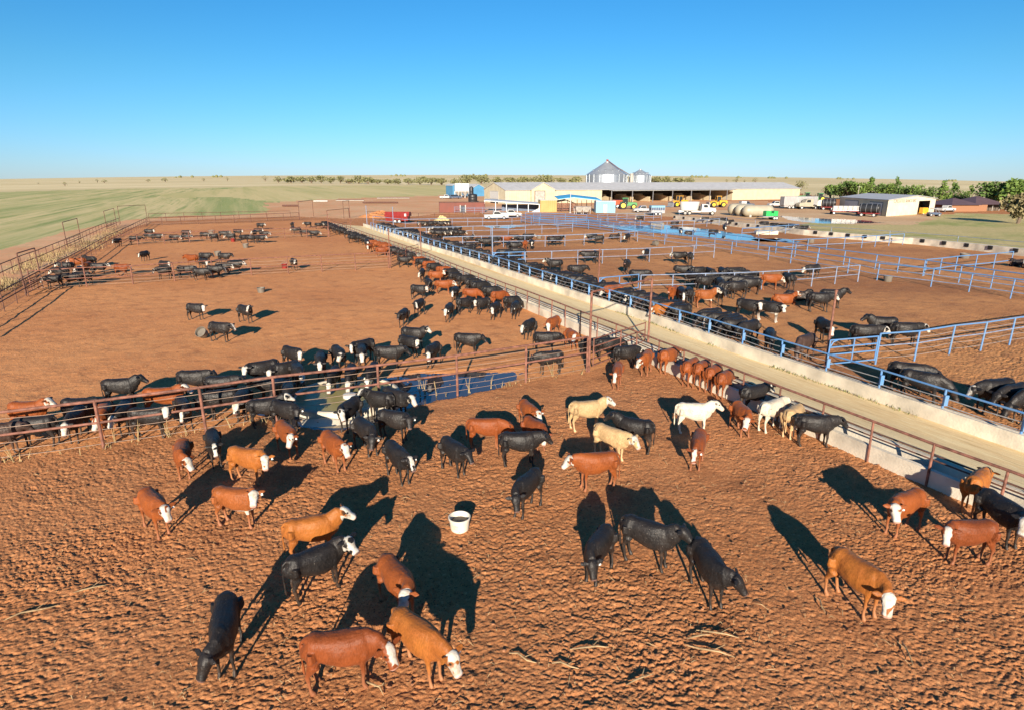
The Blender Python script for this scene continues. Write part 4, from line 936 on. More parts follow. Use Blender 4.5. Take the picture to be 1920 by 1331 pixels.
# containers
def container(label, px0, px1, pyb, pyt, dep, m, rz=RZ, name='shipping_container', cat='container', door=None):
    p = G(px0, pyb); ux = Vector((math.cos(rz), math.sin(rz), 0)); w_ = along(p, ux, px1); h = zat(p, pyt)
    t = frame(name, label, cat, p, rz); b = MB(); b.box(0, w_, 0, dep, -.1, h); b.build('box', m, t, bevel=.04)
    b = MB(); b.box(-.05, w_+.05, -.05, dep+.05, h+.003, h+.14); b.build('roof', M['rust_dark'] if m == M['red_box'] else M['roof'], t)
    if door:
        x0, x1, zt, mk = along(p, ux, door[0]), along(p, ux, door[1]), zat(p, door[2]), door[3]
        b = MB(); b.box(x0, x1, -.06, .1, 0, zt); d = b.build('door', M[mk], t); b = MB(); b.box(x0-.25, x0-.002, -.12, .1, 0, zt+.15); b.box(x1+.002, x1+.25, -.12, .1, 0, zt+.15); b.build('door_frame', M['dirty_white'], d)
    return t
container('long rusty red shipping container with an open doorway', 824, 909, 400, 381, 3.2, M['red_box'], R(8), door=(864,872,386.5,'black'))  # the black door slab stands for the dark inside of the open doorway
container('yellow metal container behind the rusty cattle chute', 1013, 1044, 398.5, 376.5, 3, M['cream_y'], R(10))
container('pale blue metal container with a white door, left of the green tractor', 1117, 1153.5, 400, 378.5, 4, M['sky_blue_pale'], R(0), door=(1132.5,1136,385,'white'))
# lean-to with white roof
p = G(908, 398); t = frame('lean_to', 'open lean-to with a thin white roof in front of the cream barn', 'shed', p, R(-2)); w_ = along(p, Vector((1,0,0)), 1012); h0, h1 = zat(p, 381), zat(p, 387)
b = MB(); b.add([(0,-.5,h0+.5),(w_,-.5,h1+.35),(w_,5,h1+.7),(0,5,h0+.8),(0,-.5,h0+.7),(w_,-.5,h1+.55),(w_,5,h1+.9),(0,5,h0+1.0)], [(3,2,1,0),(4,5,6,7),(0,1,5,4),(1,2,6,5),(2,3,7,6),(3,0,4,7)]); b.build('roof', M['white'], t)
b = MB(); b.box(w_*.30, w_, 4.6, 4.8, -.2, h1+.3); b.build('back_wall', M['navy'], t)
b = MB(); b.prism([(w_*.84,-.1),(w_,-.1),(w_,h1*.72)], 0, .15); b.build('end_wall', M['white'], t)
for k in range(6):
    b = MB(); x = w_*(.01+.196*k); b.box(x-.08, x+.08, -.3, -.14, -.2, h0+.4-(h0-h1)*(.01+.196*k)); b.build('post', M['steel'], t)
# blue roofed open shed with hopper bins
p = G(1052, 398); t = frame('open_shed', 'open shed with bright blue roof beside the pale blue container', 'shed', p, R(4)); w_ = along(p, Vector((1,0,0)), 1127); hl, hr = zat(p, 374.5), zat(p, 377); hm = zat(p, 371)
b = MB(); b.add([(-1,-1,hl),(w_*.30,-1,hm),(w_,-1,hr),(w_,7,hr+.6),(w_*.3,7,hm+.6),(-1,7,hl+.6),(-1,-1,hl+.15),(w_*.30,-1,hm+.15),(w_,-1,hr+.15),(w_,7,hr+.75),(w_*.3,7,hm+.75),(-1,7,hl+.75)], [(0,1,4,5),(1,2,3,4),(11,10,7,6),(10,9,8,7),(0,6,7,1),(1,7,8,2),(2,8,9,3),(3,9,10,4),(4,10,11,5),(5,11,6,0)]); b.build('roof', M['blue_roof'], t)
for x in (0,.25,.5,.75,.98):
    for y in (-.7, 6.5):
        b = MB(); b.tube([(w_*x,y,-.2),(w_*x,y,min(hl,hr)+.1)], .09, 6); b.build('post', M['rust_dark'], t)
for k, px in enumerate((1085, 1098)):
    p = G(px, 402); h = zat(p, 388); t = frame('hopper_bin', ('left','right')[k]+' one of two white V shaped hopper bins under the blue roof', 'feed bin', p, R(10), 'white hopper bins')
    b = MB(); b.add([(-.5,-.5,.5),(.5,-.5,.5),(.5,.5,.5),(-.5,.5,.5),(-1.2,-1.2,h),(1.2,-1.2,h),(1.2,1.2,h),(-1.2,1.2,h)], [(3,2,1,0),(4,5,6,7),(0,1,5,4),(1,2,6,5),(2,3,7,6),(3,0,4,7)]); b.build('hopper', M['dirty_white'], t)
    for x in (-1,1):
        for y in (-1,1): b = MB(); b.tube([(x*.9,y*.9,-.1),(x*1.05,y*1.05,h*.8)], .06, 6); b.build('leg', M['white'], t)
p = G(1043, 397); t = frame('cattle_chute', 'rusty cattle chute of slatted panels under a low roof', 'cattle chute', p, R(4)); w_ = along(p, Vector((1,0,0)), 1079); h = zat(p, 379)
b = MB(); b.add([(-.3,-.3,h*.92),(w_*.5,-.3,h*1.12),(w_+.3,-.3,h*.7),(w_+.3,3,h*.8),(w_*.5,3,h*1.2),(-.3,3,h)], [(0,1,4,5),(1,2,3,4)]); 
b.add([(v[0],v[1],v[2]+.12) for v in b.v[:6]], [(5,4,1,0),(4,3,2,1)]); b.build('roof', M['rust_dark'], t)
for k in range(5): b = MB(); z = .4+k*h*.16; b.box(0, w_, -.08, .0, z, z+.22); b.build('slat', M['rust'], t)
for k in range(7): b = MB(); x = w_*k/6; b.box(x-.07, x+.07, -.2, -.09, -.1, h*.75); b.build('post', M['rust_dark'], t)
# --- vehicles
def wheels(t, pts, r, w, rim='white', n=18):
    for x, y in pts:
        b = MB(); b.wheel(x, y, r, w, n=n); o = b.build('wheel', M['tyre'], t, smooth=False)
        s = 1 if y > 0 else -1
        b = MB(); b.wheel(x, y+s*(w/2+.012), r*.58, .02, z=r, n=14); b.build('rim', M[rim], o)
def pickup(label, px, py, hdg, col='white', L=5.6, name='pickup_truck', cat='pickup truck', crew=True, group=None, suv=False):
    p = G(px, py); t = frame(name, label, cat, p, R(hdg), group); m = M[col]
    b = MB(); b.prism([(-2.75,.45),(2.75,.45),(2.8,.75),(2.7,1.02),(1.35,1.12),(-2.75,1.12)], -.95, .95); b.build('body', m, t, bevel=.05)
    if suv: prof = [(-2.6,1.12),(1.3,1.12),(.75,1.78),(-2.45,1.80)]
    else: prof = [(-.75 if crew else -.2,1.12),(1.3,1.12),(.75,1.82),(-.55 if crew else 0,1.84)]
    b = MB(); b.prism(prof, -.86, .86); b.build('cab', m, t, bevel=.05)
    x0 = prof[0][0]+.18
    for s in (-1, 1): b = MB(); b.prism([(x0,1.22),(1.08,1.22),(.68,1.70),(x0+.12,1.70)], s*.862, s*.885); b.build('side_window', M['glass'], t)
    b = MB(); b.add([(1.30,-.72,1.17),(1.30,.72,1.17),(.80,.66,1.76),(.80,-.66,1.76)], [(0,1,2,3)]); b.v = [(v[0]+.03, v[1], v[2]+.02) for v in b.v]; b.build('windscreen', M['glass'], t)
    if not suv:
        b = MB(); b.box(-2.6, -.85, -.8, .8, 1.121, 1.14); b.build('cargo_bed', M['black'], t)
    wheels(t, [(-1.75,-.86),(-1.75,.86),(1.75,-.86),(1.75,.86)], .40, .26, 'steel')
    for s in (-1, 1): b = MB(); b.box(2.72, 2.80, s*.72-.14, s*.72+.14, .74, .92); b.build('headlight', M['white'], t)
    b = MB(); b.box(2.72, 2.90, -.92, .92, .42, .62); b.build('bumper', M['steel'], t)
    return t
pickup('white pickup truck parked on the dirt left of the overhead bins', 836, 373.5, 12); pickup('dark blue car parked just right of the white pickup by the bins', 854, 373.5, 20, 'navy', suv=True, name='parked_car', cat='car')
pickup('white pickup truck left of another pickup beneath the lean-to roof', 930, 412, 8); pickup('white pickup truck parked deeper under the lean-to roof, nearer the barn', 956, 408, 8)
pickup('silver pickup truck hitched to the grey stock trailer', 1206, 399, 182, 'silver'); pickup('white crew truck behind the long aluminium livestock trailer', 1455, 388.5, 184, 'white')
pickup('white pickup truck parked between the workshop and the brick house', 1773, 398, 20); pickup('dark flatbed truck parked before the cream barn wall', 1397, 388.5, 8, 'navy')
p = G(1384, 389); t = frame('flatbed', 'low flatbed with a white box behind the dark truck', 'trailer', p, R(6)); b = MB(); b.box(-1.6, 2.4, -1.2, 1.2, .9, 1.1); b.build('deck', M['rust_dark'], t); b = MB(); b.box(.6, 2.3, -1.0, 1.0, 1.103, 1.9); b.build('box', M['white'], t); wheels(t, [(-1,-1),(-1,1),(1.2,-1),(1.2,1)], .45, .25)
# stock trailer
p = G(1231, 404.5); t = frame('stock_trailer', 'grey and blue stock trailer with slatted sides', 'trailer', p, R(4)); L_ = 26/ppm(p); h = zat(p, 386)
b = MB(); b.box(-L_/2, L_/2, -1.1, 1.1, .6, 1.3); b.build('body', M['silver'], t); b = MB(); b.box(-L_/2, L_/2, -1.1, 1.1, h-.5, h); b.build('roof', M['sky_blue_pale'], t)
b = MB(); b.box(-L_/2+.05, L_/2-.05, -1.03, 1.03, 1.303, h-.503); b.build('inside', M['navy'], t)
for k in range(7): b = MB(); x = -L_/2+.06+(L_-.12)*k/6; b.box(x-.05, x+.05, -1.12, -1.04, 1.301, h-.501); b.build('post', M['silver'], t)
wheels(t, [(-.5,-1.05),(.5,-1.05),(-.5,1.05),(.5,1.05)], .42, .25, 'white')
# green tractor with red spreader
def tractor(label, px, py, hdg):
    p = G(px, py); t = frame('tractor', label, 'tractor', p, R(hdg)); s = 1.15
    b = MB(); b.prism([(.1*s,.9*s),(2.6*s,.85*s),(2.7*s,1.3*s),(2.5*s,1.75*s),(.2*s,1.85*s)], -.45*s, .45*s); b.build('hood', M['green_paint'], t, bevel=.08)
    b = MB(); b.box(-1.3*s, .25*s, -.5*s, .5*s, .7*s, 1.45*s); b.build('chassis', M['green_paint'], t)
    b = MB(); b.prism([(-1.15*s,1.45*s),(.25*s,1.45*s),(.1*s,2.75*s),(-1.05*s,2.75*s)], -.75*s, .75*s); b.build('cab_glass', M['glass'], t)
    b = MB(); b.box(-1.3*s, .35*s, -.9*s, .9*s, 2.76*s, 2.95*s); b.build('cab_roof', M['green_paint'], t, bevel=.06)
    for q in (-1,1):
        b = MB(); b.prism([(-1.9*s,1.2*s),(-1.5*s,1.85*s),(-.4*s,1.85*s),(-.1*s,1.35*s),(-.35*s,1.75*s),(-1.4*s,1.75*s)], q*.6*s, q*1.05*s); b.build('fender', M['green_paint'], t)
        for x in (-1.1*s, .2*s): b = MB(); b.tube([(x,q*.75*s,1.45*s),(x,q*.75*s,2.75*s)], .05, 6); b.build('cab_pillar', M['green_paint'], t)
    wheels(t, [(-1.0*s,-1.05*s),(-1.0*s,1.05*s)], .98*s, .55*s, 'yellow_rim', 24); wheels(t, [(1.75*s,-.95*s),(1.75*s,.95*s)], .68*s, .42*s, 'yellow_rim', 20)
    b = MB(); b.tube([(1.2*s,.2*s,1.7*s),(1.2*s,.2*s,2.6*s)], .07, 8); b.build('exhaust', M['black'], t)
    return t
tractor('green tractor with yellow wheels in front of the open feed bay', 1175, 393, -6)
p = G(1159, 391); t = frame('grain_cart', 'bright red hopper cart behind the green tractor', 'cart', p, R(-4)); h = zat(p, 376)
b = MB(); b.add([(-1.6,-.9,1.0),(1.4,-.9,1.0),(1.4,.9,1.0),(-1.6,.9,1.0),(-2.0,-1.4,h),(1.9,-1.4,h),(1.9,1.4,h),(-2.0,1.4,h)], [(3,2,1,0),(4,5,6,7),(0,1,5,4),(1,2,6,5),(2,3,7,6),(3,0,4,7)]); b.build('hopper', M['orange_red'], t)
wheels(t, [(-.3,-1.0),(-.3,1.0)], .62, .4, 'steel'); b = MB(); b.tube([(1.4,0,.9),(3.0,0,.7)], .08, 6); b.build('drawbar', M['red_paint'], t)
def loader(label, px, py, hdg, flip=1):
    p = G(px, py); t = frame('wheel_loader', label, 'loader', p, R(hdg)); s = 1.15; Y = M['yellow_paint']
    b = MB(); b.prism([(-2.7*s,1.0*s),(-.4*s,.8*s),(-.4*s,2.0*s),(-2.5*s,1.95*s),(-2.75*s,1.6*s)], -.75*s, .75*s); b.build('engine_hood', Y, t, bevel=.08)
    b = MB(); b.prism([(-.3*s,.7*s),(1.5*s,.7*s),(1.4*s,1.5*s),(-.3*s,1.6*s)], -.55*s, .55*s); b.build('front_frame', Y, t)
    b = MB(); b.prism([(-.9*s,1.7*s),(.45*s,1.5*s),(.35*s,3.0*s),(-.8*s,3.0*s)], -.68*s, .68*s); b.build('cab_glass', M['glass'], t)
    b = MB(); b.box(-1.0*s, .5*s, -.75*s, .75*s, 3.01*s, 3.15*s); b.build('cab_roof', Y, t, bevel=.04)
    for q in (-1,1):
        b = MB(); b.tube([(.4*s,q*.45*s,1.7*s),(1.6*s,q*.45*s,1.5*s),(2.6*s,q*.45*s,.6*s)], .14*s, 6); b.build('lift_arm', Y, t)
        for x in (-.85*s,.4*s): b = MB(); b.tube([(x,q*.69*s,1.6*s),(x*.9,q*.69*s,3.0*s)], .06, 6); b.build('cab_pillar', Y, t)
    b = MB(); b.prism([(2.5*s,.1*s),(3.6*s,.05*s),(3.6*s,.15*s),(2.75*s,.3*s),(2.65*s,1.2*s),(2.85*s,1.45*s),(2.7*s,1.5*s),(2.4*s,1.1*s)], -1.3*s, 1.3*s); b.build('bucket', M['steel'], t)
    wheels(t, [(-1.5*s,-.95*s),(-1.5*s,.95*s),(1.3*s,-.95*s),(1.3*s,.95*s)], .78*s, .5*s, 'yellow_rim', 20)
loader('yellow wheel loader facing left, near the middle of the open feed bay', 1272, 389, 200); loader('yellow wheel loader at the right end of the open feed bay', 1344, 389.5, 182)
# white feed truck
p = G(1308, 404); t = frame('feed_truck', 'white feed mixer truck on the yard before the barn', 'feed truck', p, R(-8)); k = 1.0
b = MB(); b.lathe([(1.55,1.15),(1.7,1.6),(1.85,3.3),(1.8,3.35)], 20, (-2.2,0,0)); b.v = [(-2.2+(v[0]+2.2)*1.35, v[1]*.75, v[2]) for v in b.v]; b.build('mixer_tub', M['white'], t, smooth=True)
b = MB(); b.box(-4.9, 2.8, -.5, .5, .75, 1.1); b.build('chassis', M['white'], t)
b = MB(); b.box(-5.0, -4.3, -1.2, 1.2, .7, 1.2); b.build('rear_deck', M['white'], t)
b = MB(); b.prism([(.7,.8),(4.3,.8),(4.4,1.3),(4.2,1.75),(2.7,1.95),(2.3,2.75),(.8,2.8)], -.95, .95); b.build('cab', M['white'], t, bevel=.06)
for q in (-1,1): b = MB(); b.prism([(1.25,1.95),(2.35,1.95),(2.12,2.6),(1.25,2.6)], q*.951, q*.97); b.build('side_window', M['glass'], t)
b = MB(); b.box(.2, .6, -1.0, 1.0, 1.2, 2.3); b.build('equipment_box', M['black'], t)
wheels(t, [(-3.3,-.95),(-3.3,.95),(-2.2,-.95),(-2.2,.95),(3.5,-.9),(3.5,.9)], .52, .32, 'dirty_white')
# red feed wagon
p = G(747, 419); t = frame('feed_wagon', 'dark red feed wagon with sloping lid behind the far pens', 'feed wagon', p, R(-4)); L_ = 46/ppm(p); h = zat(p, 397.5)
b = MB(); b.prism([(-1.0,h*.22),(1.0,h*.22),(1.35,h*.62),(-1.35,h*.62)], -L_/2+.2, L_/2-.3); b.v = [(v[1], v[0], v[2]) for v in b.v]; b.build('tub', M['red_paint'], t)
b = MB(); b.prism([(-1.40,h*.621),(1.40,h*.621),(.9,h*.97),(-.6,h)], -L_/2, L_/2); b.v = [(v[1], v[0], v[2]) for v in b.v]; b.build('lid', M['red_paint'], t)
b = MB(); b.box(L_/2-.9, L_/2-.5, -1.44, -1.36, h*.62, h*.85); b.build('panel', M['white'], t)
wheels(t, [(-.4,-1.05),(.5,-1.05),(-.4,1.05),(.5,1.05)], .42, .28, 'white'); b = MB(); b.tube([(-L_/2,0,.7),(-L_/2-1.6,0,.6)], .08, 6); b.build('drawbar', M['rust_dark'], t)
# three big horizontal tanks
for k, (px, py, lb) in enumerate(((1384,404.5,'leftmost of three big tan horizontal tanks on the yard'),(1397,406,'middle one of three big tan horizontal tanks on the yard'),(1420,407.5,'rightmost and fullest seen of three tan horizontal tanks'))):
    p = G(px, py); r = 10.2/ppm(p); L_ = (58 if k == 2 else 40)/ppm(p); t = frame('horizontal_tank', lb, 'tank', p, R(2), 'tan horizontal tanks')
    b = MB(); nn = 20; rs = [0,.5,.8,.95,1,1,.95,.8,.5,0]; xs = [-L_/2,-L_/2+.12,-L_/2+.42,-L_/2+.8,-L_/2+1.3,L_/2-1.3,L_/2-.8,L_/2-.42,L_/2-.12,L_/2]
    b.tube([(x,0,r*1.12) for x in xs], [max(.02,r*q) for q in rs], 24); b.build('tank_shell', M['tan_tank'], t, smooth=True)
    for x in (-L_*.28, L_*.28): b = MB(); b.box(x-.25, x+.25, -r*.7, r*.7, -.2, r*.45); b.build('saddle', M['dirty_white'], t)
# green trailer tank
p = G(1438, 413); t = frame('tank_trailer', 'bright green tank trailer with white wheels beside the tan tanks', 'trailer', p, R(4)); k = 1/ppm(p)
b = MB(); b.box(-12*k, 17*k, -1.0, 1.0, .65, .85); b.build('deck', M['steel'], t); b = MB(); b.box(-6*k, 4*k, -.85, .85, .853, 2.0); b.box(4.02*k, 9*k, -.85, .85, .853, 1.55); b.box(9.02*k, 17*k, -.85, .85, .853, 2.0); b.build('tank', M['bright_green'], t, bevel=.1)
wheels(t, [(10*k,-.9),(14.5*k,-.9),(10*k,.9),(14.5*k,.9)], .42, .25, 'white'); b = MB(); b.tube([(-12*k,0,.7),(-20*k,0,.6)], .07, 6); b.build('drawbar', M['black'], t)
# livestock trailer + semi + hopper trailer
p = G(1496, 392); t = frame('livestock_trailer', 'long ribbed aluminium livestock trailer parked right of the barn', 'trailer', p, R(6)); L_ = 66/ppm(p); h = zat(p, 369)
b = MB(); b.box(-L_/2, L_/2, -1.3, 1.3, 1.1, h); b.build('body', M['alum'], t, bevel=.05); b = MB(); b.box(-L_/2+.2, L_/2-4, -1.2, 1.2, .55, 1.095); b.build('belly', M['alum'], t)
for kk in range(2): b = MB(); z = 1.9+1.0*kk; b.box(-L_/2+.4, L_/2-.4, -1.32, -1.301, z, z+.12); b.build('vent_row', M['silver'], t)
wheels(t, [(-L_/2+2.0,-1.1),(-L_/2+3.2,-1.1),(-L_/2+2.0,1.1),(-L_/2+3.2,1.1)], .5, .3, 'white')
p = G(1513, 393); t = frame('semi_truck', 'tan semi truck cab parked beside the livestock trailer', 'truck', p, R(186)); 
b = MB(); b.prism([(-1.2,.8),(3.2,.8),(3.3,1.4),(3.1,1.9),(1.4,2.1),(1.0,3.0),(-1.2,3.1)], -1.1, 1.1); b.build('cab', M['tan_tank'], t, bevel=.06)
for q in (-1,1): b = MB(); b.prism([(-.3,2.1),(1.1,2.1),(.85,2.8),(-.3,2.8)], q*1.101, q*1.12); b.build('side_window', M['glass'], t)
wheels(t, [(2.4,-1),(2.4,1),(-2.2,-1),(-2.2,1),(-3.4,-1),(-3.4,1)], .5, .3, 'white'); b = MB(); b.box(-4.2, -1.2, -.5, .5, .7, 1.0); b.build('chassis', M['tan_tank'], t)
p = G(1537, 391.5); t = frame('hopper_trailer', 'cream hopper trailer between the semi cab and the black tanks', 'trailer', p, R(4)); L_ = 28/ppm(p); h = zat(p, 375.5)
b = MB(); b.prism([(-L_/2,h*.5),(-L_/2+1,h*.28),(L_/2-1,h*.28),(L_/2,h*.5),(L_/2-.3,h),(-L_/2+1.2,h)], -1.25, 1.25); b.build('hopper', M['pale_cream'], t, bevel=.05); wheels(t, [(2,-1.05),(3.1,-1.05),(2,1.05),(3.1,1.05)], .5, .3, 'steel')
def htanks(label, px, py, npx, ntk, rpx, hdg, name='tank_trailer'):
    p = G(px, py); k = 1/ppm(p); t = frame(name, label, 'trailer', p, R(hdg)); r = rpx*k
    b = MB(); b.box(-npx/2*k, npx/2*k, -1.1, 1.1, .75, .95); b.build('deck', M['red_paint'], t)
    L_ = npx*k; z = .95+r; xs = [-L_/2,-L_/2+.1,-L_/2+.35]; rs = [r*.6,r*.9,r]
    for i in range(ntk+1):
        x = -L_/2+.5+(L_-1.0)*i/ntk; xs += [x-.09,x-.05,x+.05,x+.09]; rs += [r,r*1.05,r*1.05,r]
        b = MB(); b.tube([(x-.03,0,z),(x+.03,0,z)], [r*1.075,r*1.075], 24); b.build('tank_band', M['silver'], t)
    xs += [L_/2-.35,L_/2-.1,L_/2]; rs += [r,r*.9,r*.6]
    b = MB(); b.tube([(x,0,z) for x in xs], rs, 24); b.build('tank', M['black'], t, smooth=True)
    wheels(t, [(-npx*.3*k,-1.0),(npx*.3*k,-1.0),(-npx*.3*k,1.0),(npx*.3*k,1.0)], .45, .28, 'white')
htanks('trailer carrying a long banded black tank left of the white totes', 1552, 394.5, 24, 3, 7.0, -30); htanks('trailer with a banded black tank in front of the workshop doors', 1628, 407, 34, 3, 8.2, -42)
p = G(1589, 403); k = 1/ppm(p); t = frame('flatbed_trailer', 'long flatbed trailer with a row of white totes', 'trailer', p, R(-12)); b = MB(); b.box(-30*k, 27*k, -1.1, 1.1, .8, 1.0); b.build('deck', M['red_paint'], t)
wheels(t, [(20*k,-1.05),(24*k,-1.05),(20*k,1.05),(24*k,1.05)], .5, .3, 'white'); wheels(t, [(-26*k,-1.05),(-26*k,1.05)], .4, .3, 'steel')
for i in range(6):
    q = Vector((math.cos(R(-12)), math.sin(R(-12)), 0)); c_ = p + q*((-23+8.4*i)*k)
    tt = frame('liquid_tote', ('first','second','third','fourth','fifth','sixth')[i]+' white cage tote from the left on the flatbed trailer', 'tote', c_ + Vector((0,0,1.0)), R(-12), 'white totes on the flatbed trailer')
    b = MB(); b.box(-.56, .56, -.56, .56, .12, 1.22); b.build('tank', M['dirty_white'], tt, bevel=.06); b = MB(); b.box(-.62, .62, -.62, .62, 0.003, .115); b.build('pallet', M['steel'], tt)
    for z in (.45,.8,1.1): b = MB(); b.box(-.64, .64, -.64, -.605, z, z+.04); b.build('cage_bar', M['steel'], tt)
p = G(1731, 403); t = frame('yellow_cabinet', 'yellow machine standing inside the open workshop doorway', 'machine', p, R(10)); b = MB(); b.prism([(-.9,.25),(.9,.25),(.9,1.5),(.5,1.8),(-.9,1.8)], -.6, .6); b.build('body', M['yellow_paint'], t, bevel=.05); wheels(t, [(-.5,-.5),(.5,-.5),(-.5,.5),(.5,.5)], .3, .15)
p = G(1750, 406.5); t = frame('utility_buggy', 'small utility buggy with roll bars outside the workshop doorway', 'buggy', p, R(-6))
b = MB(); b.prism([(-1.4,.45),(1.4,.45),(1.5,.85),(.7,1.0),(-1.4,1.0)], -.7, .7); b.build('body', M['navy'], t, bevel=.06)
for q in (-1,1): b = MB(); b.tube([(-.9,q*.65,.95),(-.7,q*.65,1.9),(.4,q*.65,1.9),(.9,q*.65,.95)], .05, 6); b.build('roll_bar', M['silver'], t)
b = MB(); b.box(-.75, .45, -.7, .7, 1.95, 2.02); b.build('roof', M['silver'], t); wheels(t, [(-.95,-.65),(1.0,-.65),(-.95,.65),(1.0,.65)], .38, .26, 'silver')
for i, (px, py, hd) in enumerate(((1509,377,170),(1533,379,176))): tractor(('distant green tractor seen over the livestock trailer, left one','distant green tractor seen over the hopper trailer, right one')[i], px+.5, py, hd)
# heaps and stacks
def heap(name, label, cat, px, py, wpx, hpx, m, kind=None, dep=1.0, seed=1):
    p = G(px, py); rx = wpx/2/ppm(p); h = zat(p, py-hpx); b = MB(); N_, K_ = 26, 7; rn = np.random.RandomState(seed); b.v.append((0,0,h))
    for k in range(1, K_+1):
        f = k/K_
        for j in range(N_):
            a = 2*math.pi*j/N_; rr = rx*f*(1+.16*math.sin(3*a+seed)+.08*rn.randn()*f); b.v.append((rr*math.cos(a), rr*math.sin(a)*dep, h*(1-f)**.9*(1+.12*rn.randn())-(.15 if k == K_ else 0)))
    for j in range(N_):
        b.f.append((0, 1+j, 1+(j+1) % N_))
        for k in range(K_-1): a_ = 1+k*N_; b.f.append((a_+j, a_+N_+j, a_+N_+(j+1) % N_, a_+(j+1) % N_))
    o = b.build(name, m, None, loc=p); return tag(o, label, cat, kind=kind)
heap('straw_heap', 'heap of pale yellow straw behind the far black herd', 'straw heap', 828, 414, 30, 9, M['straw'], seed=2)
heap('dirt_heap', 'orange dirt heap behind the far end of the feed road', 'dirt heap', 712, 408, 76, 12, SOIL['ground'], dep=.6, seed=5)
for i, (px, py, w_, lb) in enumerate(((602,379.5,26,'left stack of white pipes on the dirt behind the pens'),(657,377.5,52,'middle stack of dark and white pipes on the dirt behind the pens'),(738,373,60,'low stack of grey pipes at the far edge of the dirt'),(714,382,66,'long rusty stack of pipes on the dirt behind the pens'),(546,388,30,'small rusty stack of panels nearest the green field'))):
    p = G(px, py); t = frame('pipe_stack', lb, 'pipe stack', p, R(3)); L_ = w_/ppm(p)
    for k in range(5): b = MB(); b.tube([(-L_/2+.4*k,-.9+.42*k,.2),(L_/2-.3*k,-.9+.42*k,.2)], .15, 8); b.build('pipe', M['dirty_white' if i in (0,2) or (i == 1 and k < 2) else 'rust_dark'], t, smooth=True)
    for k in range(4): b = MB(); b.tube([(-L_/2+.3*k,-.7+.42*k,.46),(L_/2-.5*k,-.7+.42*k,.46)], .14, 8); b.build('pipe', M['rust_dark' if i != 0 else 'white'], t, smooth=True)
# utility poles on the yard
for (px, py, pyt, lb) in ((1502,372,356,'pale wooden utility pole behind the black tanks'),(1607,377,349,'pale wooden utility pole behind the workshop roof')):
    p = G(px if px > 1510 else 1563, py); h = zat(p, pyt); t = frame('utility_pole', lb, 'utility pole', p, 0)
    b = MB(); b.tube([(0,0,-.3),(0,0,h)], [.16,.11], 8); b.build('shaft', M['tan_tank'], t); b = MB(); b.box(-.9, .9, -.06, .06, h-.5, h-.38); b.build('crossarm', M['tan_tank'], t)
p = G(1069, 400); h = zat(p, 361); t = frame('flag_pole', 'thin white pole in front of the blue roofed shed', 'pole', p, 0); b = MB(); b.tube([(0,0,-.3),(0,0,h)], [.12,.08], 8); b.build('shaft', M['white'], t)
b = MB(); b.lathe([(.3,-.1),(.3,.12),(.1,.16)], 8); b.build('base', M['white'], t)
# ------------------------------------------------------------------ trees, bushes, weeds
def leaf_mat(name, a, b_, tr=.25):
    m = bpy.data.materials.new(name); m.use_nodes = True; t = m.node_tree; N = t.nodes; L = t.links
    b = N['Principled BSDF']; b.inputs['Roughness'].default_value = .65; b.inputs['Specular IOR Level'].default_value = .2
    oi = N.new('ShaderNodeTexCoord'); nz = N.new('ShaderNodeTexNoise'); nz.inputs['Scale'].default_value = .8; nz.inputs['Detail'].default_value = 5
    L.new(oi.outputs['Object'], nz.inputs['Vector']); r = N.new('ShaderNodeMapRange'); r.inputs[1].default_value = .35; r.inputs[2].default_value = .65; L.new(nz.outputs[0], r.inputs[0])
    x = N.new('ShaderNodeMix'); x.data_type = 'RGBA'; L.new(r.outputs[0], x.inputs[0]); x.inputs[6].default_value = (*a, 1); x.inputs[7].default_value = (*b_, 1); L.new(x.outputs[2], b.inputs['Base Color'])
    return m
M['leaf_green'] = leaf_mat('green leaves', (.08,.145,.028), (.15,.21,.05)); M['leaf_dark'] = leaf_mat('dark evergreen leaves', (.055,.105,.028), (.12,.18,.045))
M['leaf_olive'] = leaf_mat('olive grey leaves', (.14,.145,.062), (.20,.19,.09)); M['leaf_tan'] = leaf_mat('dusty oak leaves', (.15,.13,.06), (.23,.19,.10)); M['bark'] = mat('bark', (.14,.10,.07), .9)
